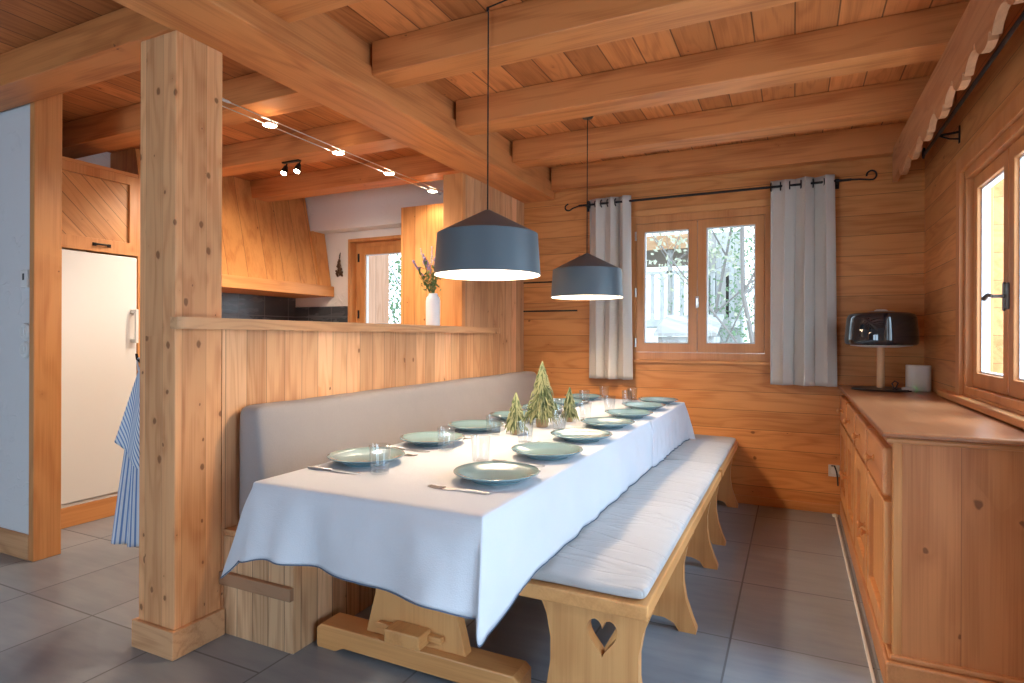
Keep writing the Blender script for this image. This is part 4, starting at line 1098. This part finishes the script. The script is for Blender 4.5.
# ================================================================== OUTSIDE
g = B(); grid(g, lambda u, v: Vector((-14+30*u, 4.9+22*v, -.6+ .10*(22*v) + .3*math.sin(u*9)*v)), 20, 16)
S('ground', g, M['snow'], label='pale sloping ground outside')
def tree(x, y, z0, h, seed, label, leafm, nleaf, spread):
    rn = random.Random(seed)
    t = T('garden_tree', label, 'tree', (x,y,z0), 'trees outside the windows')
    tr, tips = B(), []
    def br(p, d, L, r, lv):
        pts = [p]; q_ = p.copy(); dd = d.copy()
        for k in range(4):
            dd = (dd + Vector((rn.uniform(-.18,.18),rn.uniform(-.18,.18),rn.uniform(-.05,.12)))).normalized(); q_ = q_ + dd*L/4; pts.append(q_.copy())
        tube(tr, pts, [r*(1-.14*k) for k in range(5)], 6)
        tips.extend(pts[2:])
        if lv:
            for k in range(5):
                b_ = pts[rn.randint(1,4)]
                nd = (dd*.5 + Vector((rn.uniform(-1,1),rn.uniform(-1,1),rn.uniform(-.15,.8)))).normalized()
                br(b_, nd, L*rn.uniform(.45,.65), r*.42, lv-1)
    br(Vector((x,y,z0)), Vector((.05,0,1)).normalized(), h, .04*h/4, 3)
    P('trunk', tr, M['bark'], t, recalc=False)
    lf = B()
    for k in range(nleaf):
        c = rn.choice(tips) + Vector((rn.gauss(0,1),rn.gauss(0,1),rn.gauss(0,1)))*spread
        s_ = rn.uniform(.02,.05); a = Vector((rn.uniform(-1,1),rn.uniform(-1,1),rn.uniform(-1,1))).normalized(); b_ = a.orthogonal().normalized()
        lf.faces.new([lf.verts.new(c-a*s_), lf.verts.new(c-b_*s_*.5), lf.verts.new(c+a*s_), lf.verts.new(c+b_*s_*.5)])
    o = P('foliage', lf, leafm, t, recalc=False)
tree(-.35, 8.2, -.3, 4.2, 4, 'slender leafy tree seen through the back window, right pane', M['leafl'], 6500, .16)
tree(-1.1, 9.6, -.2, 3.6, 8, 'bushy green tree seen through the back window, lower panes', M['leaf'], 7000, .22)
tree(.9, 11.5, 0, 5.0, 12, 'bare-branched pale tree far behind the back window', M['leafl'], 1800, .2)
tree(-5.9, 8.0, -.5, 3.0, 15, 'green tree seen through the kitchen window', M['leaf'], 5000, .3)
#tree(3.4, 9.0, -.2, 4.2, 21, 'tree beyond the side window', M['leaf'], 1500, .2)
# neighbour chalet with balcony
ch = T('neighbour_chalet', 'wooden chalet balcony and eave seen through the back window', 'building', (-2.2,11.5,0))
P('wall', box(B(), -1.85, -.95, 13.0, 13.4, 0, 3.4), M['greywood'], ch)
P('eave', box(B(), -5.2, -1.72, 10.9, 13.6, 2.80, 3.06), M['chalet'], ch)
P('balcony_floor', box(B(), -4.6, -1.0, 11.0, 12.99, 1.40, 1.54), M['greywood'], ch)
P('rail', box(B(), -4.6, -1.0, 11.0, 11.06, 2.36, 2.42), M['greywood'], ch)
for k in range(4): P('balcony_post', box(B(), -4.5+k*.8, -4.42+k*.8, 11.0, 11.08, 0, 2.80), M['greywood'], ch)
for k in range(20): P('baluster', box(B(), -4.55+k*.178, -4.47+k*.178, 11.02, 11.05, 1.541, 2.359), M['greywood'], ch)
P('window_opening', box(B(), -1.60, -1.48, 12.985, 12.999, 1.62, 2.5), M['dark'], ch)
P('window_opening', box(B(), -1.32, -1.22, 12.985, 12.999, 1.62, 2.5), M['dark'], ch)
lw = T('garden_shed', 'low grey shed roof outside below the balcony', 'shed', (-1.4,9.4,0))
P('roof', prism(B(), [(8.9,1.22),(8.9,1.27),(9.9,1.57),(9.9,1.52)], 'X', -1.9, -1.0), M['greywood'], lw)
P('wall', box(B(), -1.85, -1.05, 9.0, 9.8, .0, 1.215), M['greywood'], lw)
# open shutters beside the windows
def shut(axis, *b, label):
    o = T('window_shutter', label, 'shutter', ((b[0]+b[1])/2,(b[2]+b[3])/2,b[4]), 'open wooden shutters')
    P('panel', box(B(), *b, .003), M['shutter'], o)
    for z in (b[4]+.15, b[5]-.2):
        if axis == 'X': P('batten', box(B(), b[0]-.015, b[0]-.001, b[2]+.02, b[3]-.02, z, z+.07, .002), M['shutter'], o)
        else: P('batten', box(B(), b[0]+.02, b[1]-.02, b[2]-.015, b[2]-.001, z, z+.07, .002), M['shutter'], o)
shut('Y', XR+.17, XR+.65, 3.66, 3.69, .90, 2.05, label='open wooden shutter outside the far edge of the side window')
shut('X', -3.995, -3.965, YW+.18, YW+.62, 1.10, 2.15, label='open wooden shutter outside the left of the kitchen window')

# ================================================================== LIGHT
wd = bpy.data.worlds.new('World'); sc.world = wd; wd.use_nodes = True
bg = wd.node_tree.nodes['Background']
bg.inputs[0].default_value = (.70,.86,1.0,1); bg.inputs[1].default_value = 3.0
def area(name, loc, rot, sx, sy, power, col, spread=180):
    l = bpy.data.lights.new(name, 'AREA'); l.shape = 'RECTANGLE'; l.size = sx; l.size_y = sy
    l.energy = power; l.color = col; l.spread = math.radians(spread)
    o = bpy.data.objects.new(name, l); COL.objects.link(o); o.location = loc; o.rotation_euler = rot; return o
DAY = (.50,.75,1.0)
area('fill_daylight_right', (XR+.13,.78,.93), (0,PI/2,0), 1.5, 1.25, 20, DAY)          # added daylight fill lamp at the made-up right-hand door, faces -X
area('fill_daylight_rear', (-2.55,-3.22,.93), (PI/2,0,0), 2.2, 1.6, 42, DAY)       # added daylight fill lamp at the made-up rear doors, faces +Y
area('daylight_side_window', (1.45,2.75,1.75), (0,PI/2*.93,0), 1.4, 1.7, 30, DAY)
area('daylight_from_high_sky', (2.7,2.8,4.1), (0,math.radians(38),0), 2.4, 2.6, 400, DAY)
def point(name, loc, power, col, r=.03):
    l = bpy.data.lights.new(name, 'POINT'); l.energy = power; l.color = col; l.shadow_soft_size = r
    o = bpy.data.objects.new(name, l); COL.objects.link(o); o.location = loc; return o
def spot(name, loc, tgt, power, col, ang, r=.02):
    l = bpy.data.lights.new(name, 'SPOT'); l.energy = power; l.color = col; l.spot_size = math.radians(ang); l.spot_blend = .6; l.shadow_soft_size = r
    o = bpy.data.objects.new(name, l); COL.objects.link(o); o.location = loc
    o.rotation_euler = (Vector(tgt)-Vector(loc)).to_track_quat('-Z','Y').to_euler(); return o
WARM = (1.0,.85,.67)
for i, y in enumerate((2.36,2.90,3.42,3.98)):
    spot('cable_spot_light', (-2.60,y,2.345), (-2.9,y,0), (32,32,30,8)[i], WARM, 150)
spot('twin_spot_light', (-3.25,3.05,2.31), (-4.3,3.1,1.3), 34, WARM, 110)
spot('twin_spot_light', (-3.13,3.05,2.31), (-3.4,3.9,1.0), 30, WARM, 120)

# ================================================================== CAMERA
cam = bpy.data.cameras.new('Camera'); co_ = bpy.data.objects.new('Camera', cam); COL.objects.link(co_)
f_, yaw, roll = 592.0, math.atan2(282,592), .0035
cam.sensor_width = 36; cam.lens = 36*f_/1024
cam.shift_x = 0; cam.shift_y = -(341.5-337)/1024
cam.clip_start = .02
co_.location = (0,0,1.2)
R = Matrix.Rotation(yaw, 4, 'Z') @ Matrix.Rotation(PI/2, 4, 'X') @ Matrix.Rotation(roll, 4, 'Z')
co_.rotation_euler = R.to_euler()
sc.camera = co_
sc.view_settings.view_transform = 'Standard'; sc.view_settings.look = 'None'
sc.view_settings.exposure = 0.6; sc.view_settings.gamma = 1; sc.view_settings.use_curve_mapping = False
